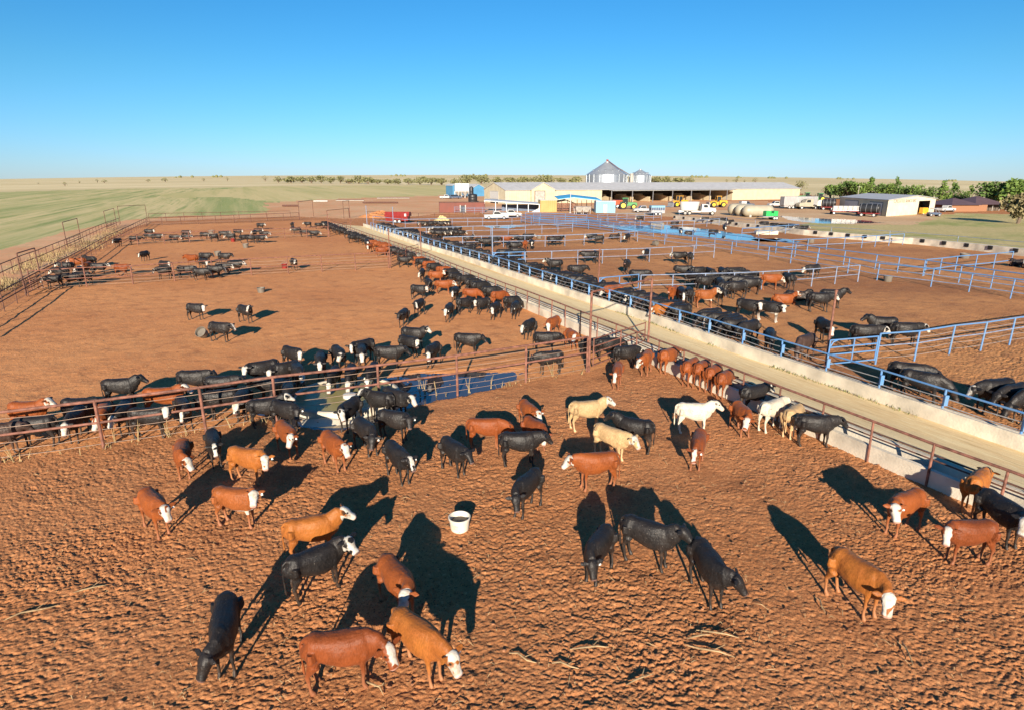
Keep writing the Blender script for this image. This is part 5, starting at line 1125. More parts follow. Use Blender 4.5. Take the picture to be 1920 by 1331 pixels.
def tree(label, px, py, wpx, hpx, leaf, seed, group=None, name='tree', lobes=7, n=420, trunk=.16, shape='round', cat='tree', dz=None):
    p = G(px, py); k = 1/ppm(p); W, H = wpx*k, zat(p, py-hpx); rn = random.Random(seed); t = frame(name, label, cat, p, 0, group)
    b = MB(); tw = max(.12, W*.035); b.tube([(0,0,-.3),(W*.02,0,H*trunk),(W*.04*rn.uniform(-1,1),0,H*.62)], [tw*1.3,tw,tw*.5], 7)
    for q in range(4):
        a = rn.uniform(0, 6.28); b.tube([(0,0,H*(trunk+.04*q)),(W*.16*math.cos(a),W*.16*math.sin(a),H*.45),(W*.30*math.cos(a),W*.30*math.sin(a),H*.66)], [tw*.6,tw*.4,tw*.2], 5)
    b.build('trunk', M['bark'], t)
    L_ = []
    for i in range(lobes):
        a = rn.uniform(0, 6.28)
        if shape == 'cone': z = rn.uniform(.18, .92); rad = W*.5*(1-z)**.7*rn.uniform(.2,.8); r = W*.24*(1.15-z)
        else: z = rn.uniform(.36, .80); rad = W*rn.uniform(.08, .33); r = W*rn.uniform(.15, .25)
        L_.append((rad*math.cos(a), rad*math.sin(a), H*z, r, min(r, H*.26)))
    if shape == 'cone': L_.append((0,0,H*.9,W*.1,H*.12))
    else: L_.append((0,0,H*.82,W*.2,H*.18)); 
    c = MB(); sz = max(.16, W*.042)
    for i in range(n):
        x, y, z, r, rz_ = L_[i % len(L_)]; d = Vector((rn.gauss(0,1), rn.gauss(0,1), rn.gauss(0,1))).normalized()*rn.uniform(.55,1.08)
        q = Vector((x+d.x*r, y+d.y*r, max(H*.08, z+d.z*rz_))); s = sz*rn.uniform(.6,1.4)
        u = Vector((rn.gauss(0,1), rn.gauss(0,1), rn.gauss(0,.7))).normalized(); v = u.cross(Vector((rn.gauss(0,1), rn.gauss(0,1), rn.gauss(0,1)))).normalized()
        c.add([q-u*s, q+v*s*.7, q+u*s, q-v*s*.7], [(0,1,2,3)])
    c.build('crown', M[leaf], t)
    return t
rn = random.Random(11)
HL = [(522,344,14),(545,344,22),(566,344,20),(584,344.5,22),(602,344.5,20),(620,345,22),(638,345,20),(655,345.5,22),(672,345.5,20),(690,346,22),(708,346,22),(727,346,22),(746,346.5,22),(766,347,24),(787,347.5,24),(808,348,22),(828,348,22),(852,349,20),(876,347,26),(902,346,24),(931,346,26),(958,346,26),(982,346.5,24),(1005,347,26),(1028,347,26),(1052,347,26),(1078,347,24),(1228,347,24),(1250,347,24),(1272,347,24),(1292,347.5,22)]
for i, (px, py, w_) in enumerate(HL):
    tree('grey olive tree in the long distant tree row beyond the fields', px, py, w_*rn.uniform(1.1,1.7), rn.uniform(9,16) + (3 if px > 840 else 0), 'leaf_olive', 100+i, 'distant tree row beyond the fields', lobes=9, n=380, trunk=.04)
for i, (px, py, w_, h_, lb) in enumerate(((149,345,7,6,'small dark bush on the dry plain, left one of a lone group'),(183,344,9,9,'round dark bush on the dry plain, just left of a wider bush'),(196,344,13,7,'wide dark bush on the dry plain, just right of a round bush'),(72,346,5,3,'tiny low bush, farthest left on the dry plain'),(122,350,11,9,'bare thorny shrub on the left dry plain'),(278,342,12,5,'low flat dark bush alone on the dry plain'),(310,342,18,8,'wide dark bush on the dry plain, left of the middle'),(382,339,9,5,'small dark bush nearest the left end of the tree row'),(426,338,9,6,'dark bush on the far plain between two others'),(497,338.5,14,9,'dark round tree just left of the distant tree row'))):
    tree(lb, px, py, w_, h_, 'leaf_olive', 200+i, None, 'bush', 4, 110, .05, cat='bush')
EV = [(1556,372,22,22),(1575,374,24,26),(1592,375,26,30),(1612,376,24,28),(1630,375,22,36),(1648,376,24,26),(1666,377,22,28),(1676,377,18,38),(1694,378,22,26),(1712,379,22,26),(1728,381,20,22),(1742,382,18,28),(1762,388,26,42),(1782,388,24,38),(1800,388,20,26),(1814,388,18,34)]
for i, (px, py, w_, h_) in enumerate(EV):
    tree('evergreen tree in the windbreak row behind the workshop and house', px, py, w_*1.75, h_*1.18, 'leaf_dark' if i % 3 else 'leaf_green', 300+i, 'evergreen windbreak behind the workshop', lobes=12, n=800, trunk=.06, shape='cone' if h_ > 30 else 'round')
tree('rounded dusty tree at the right end of the cream barn', 1498, 366, 27, 27, 'leaf_olive', 401, lobes=7, n=380); tree('thin pale tree between the barn and the evergreen row', 1547, 368, 20, 20, 'leaf_tan', 402, lobes=5, n=220)
tree('big dark green tree with broad crown behind the brick house', 1855, 392, 64, 50, 'leaf_dark', 403, lobes=12, n=1500); tree('tall bright green tree with a broad crown at the right edge behind the house', 1893, 394, 76, 57, 'leaf_green', 404, lobes=16, n=2400)
tree('dusty brown oak in front of the brick house at the right edge', 1908, 420, 74, 58, 'leaf_tan', 405, lobes=14, n=1900, trunk=.22)
for i, (px, w_) in enumerate(((1380,16),(1416,14),(1396,9),(1362,9))): tree('small scrubby bush on the plain behind the long barn roof', px, 344.5, w_, 8+(w_ > 12)*3, 'leaf_olive', 420+i, 'scrubby bushes behind the barn', 'bush', 4, 120, .05, cat='bush')
# far tree specks on the skyline, too far to count
b = MB(); rn = random.Random(5)
for px0, px1, n_ in ((1296,1326,10),(1440,1475,8),(1380,1392,3),(330,420,8),(900,912,3),(1010,1030,6),(730,760,5),(1560,1600,6),(1770,1800,5)):
    for i in range(n_):
        px = rn.uniform(px0, px1); y = 3600 + rn.uniform(-200,200); x = (px-960)/F_PX*y*cp*1.0; z = terrain(x, y); r = rn.uniform(5,11)
        b.lathe([(r*.6,-2),(r,r*.5),(r*.7,r*1.0),(0,r*1.3)], 7, (x, y, z))
tag(b.build('far_trees', M['leaf_olive']), 'specks of far trees along the skyline', 'far trees', kind='stuff')
# weeds along the right trough, straw along the fence, straw litter
def blades(name, label, cat, pts, m, hmin, hmax, seed, per=7, spread=.12, lean=.5, wd=.012):
    b = MB(); rn = random.Random(seed)
    for p in pts:
        for i in range(rn.randint(max(1,per-3), per+2)):
            q = Vector((p.x+rn.gauss(0,spread), p.y+rn.gauss(0,spread), p.z)); h = rn.uniform(hmin,hmax); a = rn.uniform(0,6.28); d = Vector((math.cos(a),math.sin(a),0)); l = d*h*rn.uniform(.1,lean); s = Vector((-d.y,d.x,0))*wd*rn.uniform(.8,1.5)
            b.add([q-s,q+s,q+l*.5+s*.7+Vector((0,0,h*.6)),q+l*.5-s*.7+Vector((0,0,h*.6)),q+l+Vector((0,0,h))],[(0,1,2,3),(3,2,4)])
    return tag(b.build(name, m), label, cat, kind='stuff')
M['weed'] = mat('green roadside weed', (.17,.18,.06), .8, var=.3, scale=9); M['drygrass'] = mat('dry grass blades', (.34,.25,.12), .9, var=.2, scale=9)
rn = random.Random(21); W_ = resample(offset(WALLRS, -.12), 900); pts = []
for i, p in enumerate(W_):
    d = math.sin(i*.06)+math.sin(i*.017+2)+math.sin(i*.19+1)*.7
    if d > .75 and p.y < 60: pts.append(Vector((p.x, p.y, .05)))
blades('roadside_weeds', 'green weeds growing along the foot of the right trough wall', 'weeds', pts, M['weed'], .04, .20, 1, 6, .11, .9)
pts = [NEAR[i].lerp(NEAR[i+1], rn.random()) for i in range(len(NEAR)-1) for _ in range(6)]
blades('dry_grass', 'thin dry grass along the foot of the foreground fence', 'dry grass', pts, M['drygrass'], .05, .30, 2, 4, .14, .8)
pts = [G(rn.gauss(0,1)*9 + x, rn.gauss(0,1)*5 + y) for x, y in ((40,505),(70,490),(110,478),(160,458),(200,440),(185,452),(130,470),(60,500),(20,530),(90,486),(215,436),(5,540),(175,462)) for _ in range(28)]
blades('dry_grass', 'tall dry grass between the two lane fences on the left', 'dry grass', pts, M['drygrass'], .15, .5, 3, 8, .3, .7, .02)
# dry stalks at the near fence
for i, (px, py) in enumerate(((25,866),(215,830),(258,826),(315,818),(432,802),(470,797),(795,738),(818,740),(878,735),(920,727),(1035,706),(787,742))):
    p = G(px, py); rn2 = random.Random(50+i); b = MB()
    for k in range(rn2.randint(2,4)):
        a = rn2.uniform(0,6.28); h = rn2.uniform(.35,.75); l = rn2.uniform(.05,.25); b.tube([(0.03*k,0,-.03),(l*.4*math.cos(a),l*.4*math.sin(a),h*.5),(l*math.cos(a),l*math.sin(a),h)], [.014,.012,.006], 5)
    o = b.build('dry_stalk', M['drygrass'], None, loc=p); tag(o, 'pale dry weed stalk standing at the foot of the foreground fence', 'weed stalk', 'dry weed stalks along the foreground fence')
# straw and twigs trodden into the pen
b = MB(); rn = random.Random(31)
M['twig'] = mat('pale straw and twigs', (.36,.25,.13), .85, var=.25, scale=6)
for i in range(1500):
    y = rn.uniform(7.5, 30)**1.0; x = rn.uniform(-.95,.95)*y
    if rn.random() > 9.0/y: continue
    L_ = rn.choice([rn.uniform(.04,.12)]*7+[rn.uniform(.12,.32)]); a = rn.uniform(0,3.14); c_, s_ = math.cos(a), math.sin(a); bd = rn.uniform(-.25,.25); z = rn.uniform(.02,.06)
    b.tube([(x,y,z-.03),(x+L_*.5*c_-bd*L_*s_*.5,y+L_*.5*s_+bd*L_*c_*.5,z+.015),(x+L_*c_,y+L_*s_,z-.02)], [.004,.006+.012*L_,.003], 4)
tag(b.build('straw_litter', M['twig']), 'pale straw and twigs strewn over the trampled foreground dirt', 'straw litter', kind='stuff')
STICKS = [(60,1150,.9,30),(1105,1217,.75,4),(1330,1222,.9,-20),(1310,1195,.5,12),(1540,1135,.5,80),(1200,1275,.6,25),(700,1290,.55,-38),(1060,1250,.5,-15),(980,1235,.55,-25),(170,1105,.6,25),(1345,1190,.8,-15),(1700,1225,.6,75)]
for i, (px, py, L_, a) in enumerate(STICKS):
    p = G(px, py); rn2 = random.Random(70+i); b = MB(); c_, s_ = math.cos(R(a)), math.sin(R(a)); f = lambda u, w_, z: (u*c_-w_*s_, u*s_+w_*c_, z)
    b.tube([f(-L_/2,0,.03),f(-L_*.2,.05*rn2.uniform(-1,1),.07),f(L_*.2,.06*rn2.uniform(-1,1),.06),f(L_/2,0,.03)], [.008,.018,.016,.006], 6)
    b.tube([f(L_*.05,0,.06),f(L_*.3,L_*.2,.10)], [.010,.004], 5)
    o = b.build('dry_stick', M['twig'], None, loc=p); tag(o, 'bleached dry stick lying on the churned foreground dirt', 'stick', 'dry sticks lying in the foreground')
# dung clods: real lumps lying on the churned ground
M['clod'] = mat('dry dung clod', (.30,.135,.065), .95, var=.3, scale=8, bump=.6)
b = MB(); rn = random.Random(41)
for i in range(1700):
    y = rn.uniform(7.5, 34); x = rn.uniform(-.95,.95)*y
    if rn.random() > 10.0/y or (x > 0 and y - .42*x > 24 and y < 60 and rn.random() > .2): continue
    r = rn.uniform(.010,.034); o_ = len(b.v); z = rn.uniform(.0,.03)
    k_ = 6; rs_ = [(0,-.5),(.9,-.2),(1,.25),(.6,.7),(0,.85)]
    vs = []; 
    for rr, zz in rs_[1:4]:
        for j in range(k_): a = 6.283*j/k_; q = r*rr*rn.uniform(.7,1.25); vs.append((x+q*1.3*math.cos(a), y+q*math.sin(a), z+r*zz))
    vs.append((x,y,z+r*.8))
    b.add(vs, [(i2*k_+j, i2*k_+(j+1)%k_, (i2+1)*k_+(j+1)%k_, (i2+1)*k_+j) for i2 in range(2) for j in range(k_)] + [(2*k_+j, 2*k_+(j+1)%k_, 3*k_) for j in range(k_)])
tag(b.build('dung_clods', M['clod']), 'dark dry dung clods scattered over the foreground pen', 'dung clods', kind='stuff')
# ------------------------------------------------------------------ tubs, buckets, troughs
M['tub'] = mat('off white feed tub plastic', (.60,.56,.47), .5, var=.08, scale=3, spots=None); M['tub_dirt'] = mat('grey weathered tub', (.15,.13,.105), .6, var=.12)
M['lick'] = mat('dark molasses lick', (.045,.022,.012), .25, var=.2, scale=8); M['tub_text'] = mat('faded tub print', (.72,.60,.36), .6)
def tub(label, px, py, r, h, rz=0, fill=True, tilt=None, mk='tub'):
    p = G(px, py); t = thing('lick_tub', label, 'tub', tuple(p + Vector((0,0,-.02))), rz)
    if tilt: t.rotation_euler = tilt; t.location.z += r*.75
    b = MB(); b.lathe([(0,0.0),(r*.82,0),(r*.86,.03),(r*.97,h*.86),(r*1.04,h*.87),(r*1.05,h*.99),(r*1.02,h),(r*.97,h),(r*.93,h*.9),(r*.86,h*.62),(0,h*.62)], 32); b.build('tub_wall', M[mk], t, smooth=True)
    if fill: b = MB(); b.lathe([(0,h*.66),(r*.5,h*.655),(r*.85,h*.64),(r*.86,h*.60)], 28); b.build('lick_block', M['lick'], t, smooth=True)
    return t
tt = tub('off white molasses lick tub with dark lick inside in the foreground pen', 862, 990, .27, .37)
for k in range(2):
    b = MB()
    for i in range(7 if k == 0 else 6):
        a = R(-128+i*5.6); r_ = .27*(.86+.115*(.52-.16*k))+.012; x, y = r_*math.cos(a), r_*math.sin(a); d = Vector((-math.sin(a), math.cos(a), 0))*.011; z0 = .19-.07*k
        if (i+k) % 4 == 1: b.add([(x-d.x,y-d.y,z0),(x+d.x,y+d.y,z0),(x+d.x,y+d.y,z0+.02),(x-d.x,y-d.y,z0+.02)],[(0,1,2,3)])
        else: b.add([(x-d.x,y-d.y,z0),(x+d.x,y+d.y,z0),(x+d.x,y+d.y,z0+.05),(x-d.x,y-d.y,z0+.05)],[(0,1,2,3)])
    b.build('printing', M['tub_text'], tt)
tub('tipped pale tub beside a black calf in the left middle pen', 384, 634, .30, .38, fill=False, tilt=(R(50), R(12), R(-20)), mk='tub_dirt')
tub('pale grey tub standing alone in the left middle pen', 490, 549, .30, .42, mk='tub_dirt'); tub('grey tub behind the row of black cattle in the third pen', 461, 465, .38, .55, mk='tub_dirt'); tub('pale tub beside the black calf walking right in the third pen', 409, 480, .38, .55, mk='tub_dirt')
tub('pale tub behind the far cattle row near the back of the left pens', 397, 440, .5, .7, mk='tub_dirt'); tub('grey metal tub standing alone in the right pen by the blue alley', 1664, 528, .36, .52, mk='tub_dirt')
tub('tipped over grey tub lying in the middle right pen', 1225, 461, .4, .6, fill=False, tilt=(R(80), 0, R(40)), mk='tub_dirt'); tub('white tub behind the far blue fence on the right', 1520, 456, .5, .6, mk='tub_dirt'); tub('white tub in the dark far right pen', 1808, 485, .5, .6, mk='tub_dirt')
tub('small pale tub before the pale fence, right of the red rumped cow', 1011, 448, .40, .5, mk='tub_dirt')
for i, (px, py, lb) in enumerate(((437,454,'bright red bucket among the far black cattle row'),(534,504,'bright red bucket at the second cross fence'))):
    t = thing('red_bucket', lb, 'bucket', tuple(G(px, py))); b = MB(); b.lathe([(0,0),(.24,0),(.26,.05),(.29,.45),(.31,.48),(.27,.48),(.24,.1),(0,.1)], 18); b.build('bucket_wall', M['red_paint'], t, smooth=True); b = MB(); b.tube([(-.29,0,.46),(-.15,0,.66),(.15,0,.66),(.29,0,.46)], .015, 5); b.build('handle', M['steel'], t)
# round drinking trough in the puddle
p = G(650, 748); t = thing('water_trough', 'round shallow concrete drinking trough with muddy water at the foreground fence', 'water trough', tuple(p)); r = 2.15
b = MB(); b.lathe([(r,-.2),(r,.22),(r-.05,.26),(r-.14,.26),(r-.18,.22),(r-.18,.05)], 48); b.build('trough_wall', M['concrete'], t, smooth=True)
M['trough_water'] = water_mat('green trough water', (.26,.22,.08), .4); b = MB(); b.lathe([(r-.17,.08),(r-.17,.18)], 48); b.build('trough_water', M['trough_water'], t)
b = MB(); b.lathe([(.0,.1),(.26,.1),(.26,.31),(.2,.34),(0,.34)], 16, (.2,-.25,0)); b.build('float_cover', M['white'], t, smooth=True)
b = MB(); N_ = 20
for (cx_, cy_, w_, d_, zt) in ((0,0,1.4,.55,.03),): 
    vs = [(0,0,.10)]; 
    for j in range(N_): a = 6.283*j/N_; q = 1+.15*math.sin(3*a+1); vs.append((w_*q*math.cos(a), d_*q*math.sin(a), -.10))
    b.add(vs, [(0,1+j,1+(j+1)%N_) for j in range(N_)])
o = b.build('mud_island', M['concrete'], None, loc=G(612, 788)); tag(o, 'pale mud island rising from the puddle by the red calves', 'mud bank')
for i, (px, py, L_, lb, mk) in enumerate(((1436,440,3.6,'long pale concrete drinking trough in the far right pen','concrete'),(1232,424,2.6,'grey metal trough standing by the blue puddle','tub_dirt'))):
    p = G(px, py); t = thing('water_trough', lb, 'water trough', tuple(p), R(-3)); b = MB(); b.box(-L_/2, L_/2, -.6, .6, -.1, .6); b.build('trough_wall', M[mk], t, bevel=.05); b = MB(); b.box(-L_/2+.12, L_/2-.12, -.48, .48, .603, .62); b.build('trough_water', M['water'], t)
# ------------------------------------------------------------------ the herd
ORD = 'first second third fourth fifth sixth seventh eighth ninth tenth eleventh twelfth thirteenth fourteenth fifteenth sixteenth seventeenth eighteenth nineteenth twentieth'.split() + ['twenty-'+x for x in 'first second third fourth fifth sixth seventh eighth ninth'.split()] + ['thirtieth','thirty-first','thirty-second','thirty-third','thirty-fourth']
# foreground pen: (coat, pose, hind feet, front feet, label, size, tagged ear)
GP = 'calves in the foreground pen'
for r in [
 ('k','lowr',(437,1200),(425,1272),'black calf facing the camera head low, alone at the lower left',.95,None),
 ('rb','lowr',(598,1287),(690,1275),'dark red calf standing broadside lowest in the picture, head turned down',.95,None),
 ('ow','low',(752,1232),(818,1280),'bright orange calf with white face stepping towards the camera beside the dark red calf',.95,1),
 ('rw','lvlr',(722,1112),(772,1168),'red calf with white face standing just behind the bright orange calf',.90,None),
 ('kw','upr',(556,1126),(630,1094),'black calf with white face in front of an orange calf, left of the lick tub',.93,None),
 ('ow','up',(545,1052),(628,1036),'orange calf with white face half hidden behind a black calf',.93,None),
 ('rs','upr',(416,978),(478,984),'red calf with white face and white belly line, broadside at left',.92,1),
 ('rw','lvl',(280,978),(312,1008),'red calf with white face, farthest left in the foreground pen',.92,1),
 ('rw','lowl',(352,868),(345,910),'red calf hanging its white head straight towards the camera near the left fence',.92,None),
 ('kb','lvl',(402,848),(410,888),'black calf with mottled white forehead between two red calves at left',.88,None),
 ('ow','lvlr',(446,898),(492,905),'orange red calf with white face before the long calf shadow at left',.92,1),
 ('rw','lvlr',(528,840),(556,862),'bright red calf with white face, left of a pair facing the camera by the puddle',.92,1),
 ('rw','lvl',(614,862),(642,884),'red calf with white face, right one of a pair facing the camera by the puddle',.95,1),
 ('k','lvlr',(520,800),(556,808),'black calf with white ear tag standing left of the mud island',.95,1),
 ('kw','up',(482,800),(520,795),'black calf at the left end of the puddle behind another black calf',.93,None),
 ('kw','lvll',(676,790),(640,814),'black calf with white face wading left in the puddle',.95,0),
 ('kb','upl',(735,788),(698,782),'black calf with raised head facing left in the puddle group',.93,None),
 ('kw','lvl',(716,772),(770,790),'black calf with white face at the right end of the puddle group',.95,1),
 ('k','lvlr',(708,818),(770,828),'black calf lying shadow on its neighbour, second row of the puddle group',.95,1),
 ('k','lowr',(668,832),(708,860),'black calf with white ear tag in front of the puddle group',.95,1),
 ('kb','lvl',(730,882),(764,912),'black brown calf with long white blaze walking towards the camera',.97,1),
 ('k','lvl',(834,872),(868,894),'plain black calf facing right between the red calf and blazed calf',.92,None),
 ('r','low',(880,838),(938,838),'plain red calf with lowered head behind a black calf, above the tub',.93,None),
 ('rw','lvl',(978,793),(1002,812),'red calf with white face, upper one of two red calves near centre',.88,1),
 ('rb','lowr',(984,828),(1020,848),'red calf with white ear tag just below another red calf near centre',.90,1),
 ('k','lvl',(940,870),(1004,868),'black calf with white ear tag in front of two red calves at centre',.93,1),
 ('k','lowl',(1010,938),(966,974),'black calf nosing the ground to the left, right of the lick tub',.95,None),
 ('rw','lvl',(1152,912),(1088,916),'red calf with white face broadside facing left in the foreground pen',.97,1),
 ('tw','lvl',(1122,850),(1164,866),'tan calf with white face in front of a black calf',.93,None),
 ('k','up',(1222,848),(1158,836),'black calf facing left across the two tan calves',.95,None),
 ('tw','up',(1068,806),(1126,802),'tan calf with white face, upper one casting a shadow behind it',.93,None),
 ('rb','low',(1311,852),(1300,888),'red calf with white blaze facing the camera straight below the white calf',.95,1),
 ('w','up',(1264,808),(1326,810),'white calf standing broadside with raised head near the trough',.97,None),
 ('rw','lowr',(1378,802),(1396,818),'red calf with white face squeezed between the two white calves',.93,None),
 ('w','lvl',(1412,814),(1470,794),'white calf feeding at the left trough',.97,None),
 ('t','eat',(1460,830),(1502,800),'tan calf feeding at the trough between white and black calves',.93,None),
 ('k','lvl',(1492,832),(1550,834),'black calf facing right at the trough end of the feeding row',.95,None),
 ('kw','lvl',(1384,776),(1432,766),'black calf with white face feeding behind the white calf',.93,None),
 ('r','eat',(1268,734),(1312,706),'plain red calf, farthest of four feeding side by side at the trough',.97,None),
 ('r','eat',(1290,738),(1332,712),'plain red calf, second farthest of four feeding side by side at the trough',.97,None),
 ('r','eat',(1314,746),(1352,720),'plain red calf, second nearest of four feeding side by side at the trough',.97,None),
 ('r','eat',(1334,756),(1374,730),'plain red calf, nearest of four feeding side by side at the trough',.97,None),
 ('rw','low',(1228,706),(1272,688),'orange red calf with white face feeding at the trough beside the near gate',.95,None),
 ('rw','lowr',(1216,690),(1205,708),'red calf with white face looking down beside the near gate',.93,None),
 ('rb','low',(1162,708),(1150,740),'dark red calf with mottled face walking alone from the near gate',.90,None),
 ('rw','lvll',(1716,984),(1662,1004),'red calf with white face and ear tag facing left at the right edge group',.97,1),
 ('o','low',(1802,972),(1838,938),'orange calf with its rump to the camera at the near trough end',.95,None),
 ('kw','lvlr',(1838,990),(1892,1026),'black calf with white face cut by the right picture edge',.97,None),
 ('rb','lvll',(1845,1050),(1772,1050),'red calf with mottled white face walking left at the right edge',.93,None),
 ('ow','lowr',(1562,1112),(1632,1160),'orange red calf hanging its white face, alone at the lower right',.97,None),
 ('k','lvll',(1306,1090),(1340,1138),'black calf with white ear tag, rightmost of three black calves',.95,1),
 ('k','up',(1174,1042),(1244,1066),'black calf with raised head, middle one of three black calves',.95,None),
 ('k','lowl',(1140,1052),(1102,1100),'black calf with white ear tag, leftmost of three black calves facing the camera',.92,1),
]: cow2(r[0], r[1], r[2], r[3], r[4], r[5], r[6], GP)
# middle pen, the herd standing behind the foreground fence and round the puddle: (coat, pose, px, py, heading, label)
GM = 'calves in the middle left pen'
for r in [
 ('rw','up',62,806,5,'red calf with white face, farthest left behind the foreground fence'),
 ('k','lvl',158,798,3,'long black calf behind the white faced red and black pair at the left fence'),
 ('k','up',232,758,12,'black calf with pale muzzle raised above the left fence herd'),
 ('rw','up',312,778,6,'bright red calf with white face in the left fence herd'),
 ('k','lvl',368,742,8,'black calf farthest back beside the bright red calf'),
 ('k','low',78,836,190,'black calf facing left nearest the fence at the far left'),
 ('d','lvl',4,850,20,'dark calf cut by the left picture edge behind the fence'),
 ('kw','low',150,822,285,'black calf looking straight out between the fence wires with white face, leftmost'),
 ('rw','lowr',205,812,300,'dark red calf with white face behind the second fence post'),
 ('kw','lowr',240,808,290,'black calf with white face just right of the dark red one at the fence'),
 ('kw','upr',286,818,4,'long black calf with white face broadside nearest the fence'),
 ('kb','lowr',350,798,310,'black calf with a white patch behind the third fence post'),
 ('k','lowl',420,782,200,'black calf with pale eye patch facing left, right of the third fence post'),
 ('kw','low',458,782,280,'black calf with white face at the fence, left of the puddle'),
 ('k','lvl',420,752,10,'black calf standing behind the third fence post group'),
 ('kw','lvll',497,722,215,'black calf with white face turned left, at the back of the drinking herd'),
 ('kw','lvlr',552,692,330,'black calf with white face standing tall at the back of the drinking herd'),
 ('kw','lowl',538,722,220,'black calf with white cheek below the tall white faced calf'),
 ('k','lvl',515,752,190,'black calf in the crowd at the left rim of the water'),
 ('kw','low',562,728,300,'black brown calf with white face looking out above the fence rail'),
 ('kw','eat',525,760,275,'black calf drinking with white face lowest at the left rim of the water'),
 ('kw','eatr',544,770,290,'black calf drinking with white muzzle at the left water edge'),
 ('kw','low',604,706,285,'black calf with white face standing apart between two shadows'),
 ('kw','lvlr',638,692,305,'dark calf with white face and dark eye patch in the drinking herd'),
 ('kw','eat',628,735,272,'black calf drinking at the trough, leftmost of three white faces'),
 ('kw','eat',660,732,276,'black calf drinking at the trough, middle one of three white faces'),
 ('kw','eat',700,728,268,'black calf drinking at the trough, rightmost of three white faces'),
 ('kb','lvll',682,678,225,'black calf with a thin white muzzle facing left behind the drinking row'),
 ('kw','low',680,688,285,'black calf with small white face under the neighbour facing left'),
 ('k','lvl',730,690,5,'dusty black calf broadside facing right above the fence post'),
 ('kw','lvlr',768,668,328,'black calf with white face lowered, front one of an overlapping pair'),
 ('kw','up',776,652,345,'black calf with white face, rear one of an overlapping pair'),
 ('kw','lowl',812,686,250,'black calf with white face walking towards the fence, right of the herd'),
 ('k','lvl',876,664,350,'black calf walking right alone above the puddle'),
 ('k','lvl',757,612,262,'plain black calf facing the camera above the drinking herd'),
 ('kw','lvlr',786,562,345,'black calf with white face, upper one of a small group left of the feeding row'),
 ('kb','lvll',786,592,250,'black calf with turned head, lower one of a small group left of the feeding row'),
 ('k','lvlr',805,548,295,'black calf next to the red calves, left end of the feeding crowd'),
 ('kw','lowr',792,528,275,'black calf whose white face shows beside the red calves'),
 ('rw','lvl',832,552,5,'red calf with white face walking right in front of the feeding crowd'),
 ('rw','upr',818,532,8,'red calf with white face behind the walking red calf'),
 ('kb','low',853,566,265,'black calf with narrow blaze facing the camera in the feeding crowd'),
 ('kw','low',842,602,262,'black calf with white face and ear tag coming straight towards the camera'),
 ('k','lowl',872,588,35,'black calf turned away beside the white faced calf coming forward'),
 ('r','eat',884,568,4,'red calf broadside in the middle of the feeding crowd'),
 ('kw','lvll',905,588,215,'black calf with white face turned left in the feeding crowd'),
 ('kw','lowl',928,598,245,'black calf with broad white face, rear legs in the light'),
 ('k','low',966,596,255,'black calf with white ear tag facing the camera next to the rail'),
 ('kw','low',992,634,240,'grey black calf with white face hanging its head by the left trough'),
 ('rw','lowl',1036,630,235,'red calf with white face hanging its head beside the left trough'),
 ('rw','lvlr',1072,656,290,'red calf with white face left of the tall gate post'),
 ('k','lvl',1022,660,358,'black calf broadside above another one left of the tall gate post'),
 ('k','low',1030,700,190,'black calf with lowered head behind the foreground fence left of the gate'),
 ('k','up',1112,672,18,'black calf feeding behind the gate bars, left one'),
 ('k','low',1140,674,14,'black calf feeding behind the gate bars, middle one'),
 ('kw','low',1172,690,18,'black calf feeding behind the gate bars, nearest the trough'),
 ('kw','lvlr',370,600,352,'black calf with white face, left one of three on open dirt'),
 ('kb','upr',463,605,330,'black calf casting a long shadow, right one of three on open dirt'),
 ('kb','lvl',415,640,345,'black calf beside the tipped tub, nearest of three on open dirt'),
]: cow(r[0], r[1], r[2], r[3], r[4], r[5], r[6] if len(r) > 6 else .95, 0 if hash(r[5]) % 1 else (1 if 'tag' in r[5] else None), GM)
# second and third left pens
GF = 'cattle in the far left pens'
for r in [
 ('k','up',172,502,165,'black calf with raised head tallest in the corner group of the second pen'),
 ('rw','lvl',150,506,200,'red calf in the corner group of the second pen'),
 ('kw','lvl',128,514,190,'black calf with white face behind the corner group'),
 ('kw','low',118,526,185,'black calf with white jaw, upper left in the corner group'),
 ('kw','low',104,542,187,'black calf with white face nearest the lane in the corner group'),
 ('k','lvl',140,538,182,'black calf in the middle of the corner group'),
 ('kw','lvlr',152,524,300,'black calf with white face turned out of the corner group'),
 ('rw','low',166,515,275,'red calf with white face inside the corner group'),
 ('k','lvl',160,535,180,'black calf at the right of the corner group'),
 ('kw','lvl',188,516,10,'black calf with white face at the edge of the corner group'),
 ('rb','lvl',230,518,355,'red calf broadside right of the corner group'),
 ('kb','low',273,490,265,'black calf with white nose facing the camera alone in the second pen'),
 ('kw','lvlr',312,512,340,'black calf with white face, upper one left of the second fence row'),
 ('kw','low',310,524,185,'black calf with white face lowered at the left of the second fence row'),
 ('kb','lvl',350,522,5,'black calf broadside in the second fence row'),
 ('k','low',378,527,3,'black calf nearest the wires in the second fence row'),
 ('r','lvl',362,498,170,'red calf behind the second fence row'),
 ('k','lvl',386,494,355,'black calf standing behind the second fence row next to the red calf'),
 ('kw','lowr',384,506,330,'black calf with white face in the second fence row'),
 ('k','lvl',422,494,357,'black calf with brown legs walking right beside a pale tub'),
 ('kw','lvl',442,512,2,'black calf with white face at the right end of the second fence row'),
 ('kw','low',420,516,4,'black calf before the white faced calf in the second fence row'),
 ('kb','low',404,522,2,'black calf overlapping the second fence row post'),
 ('kw','lvlr',553,506,310,'black calf with white face alone at the red bucket'),
 ('kb','low',222,463,270,'black calf facing the camera at the lane fence corner'),
]: cow(r[0], r[1], r[2], r[3], r[4], r[5], 1.0, None, GF)
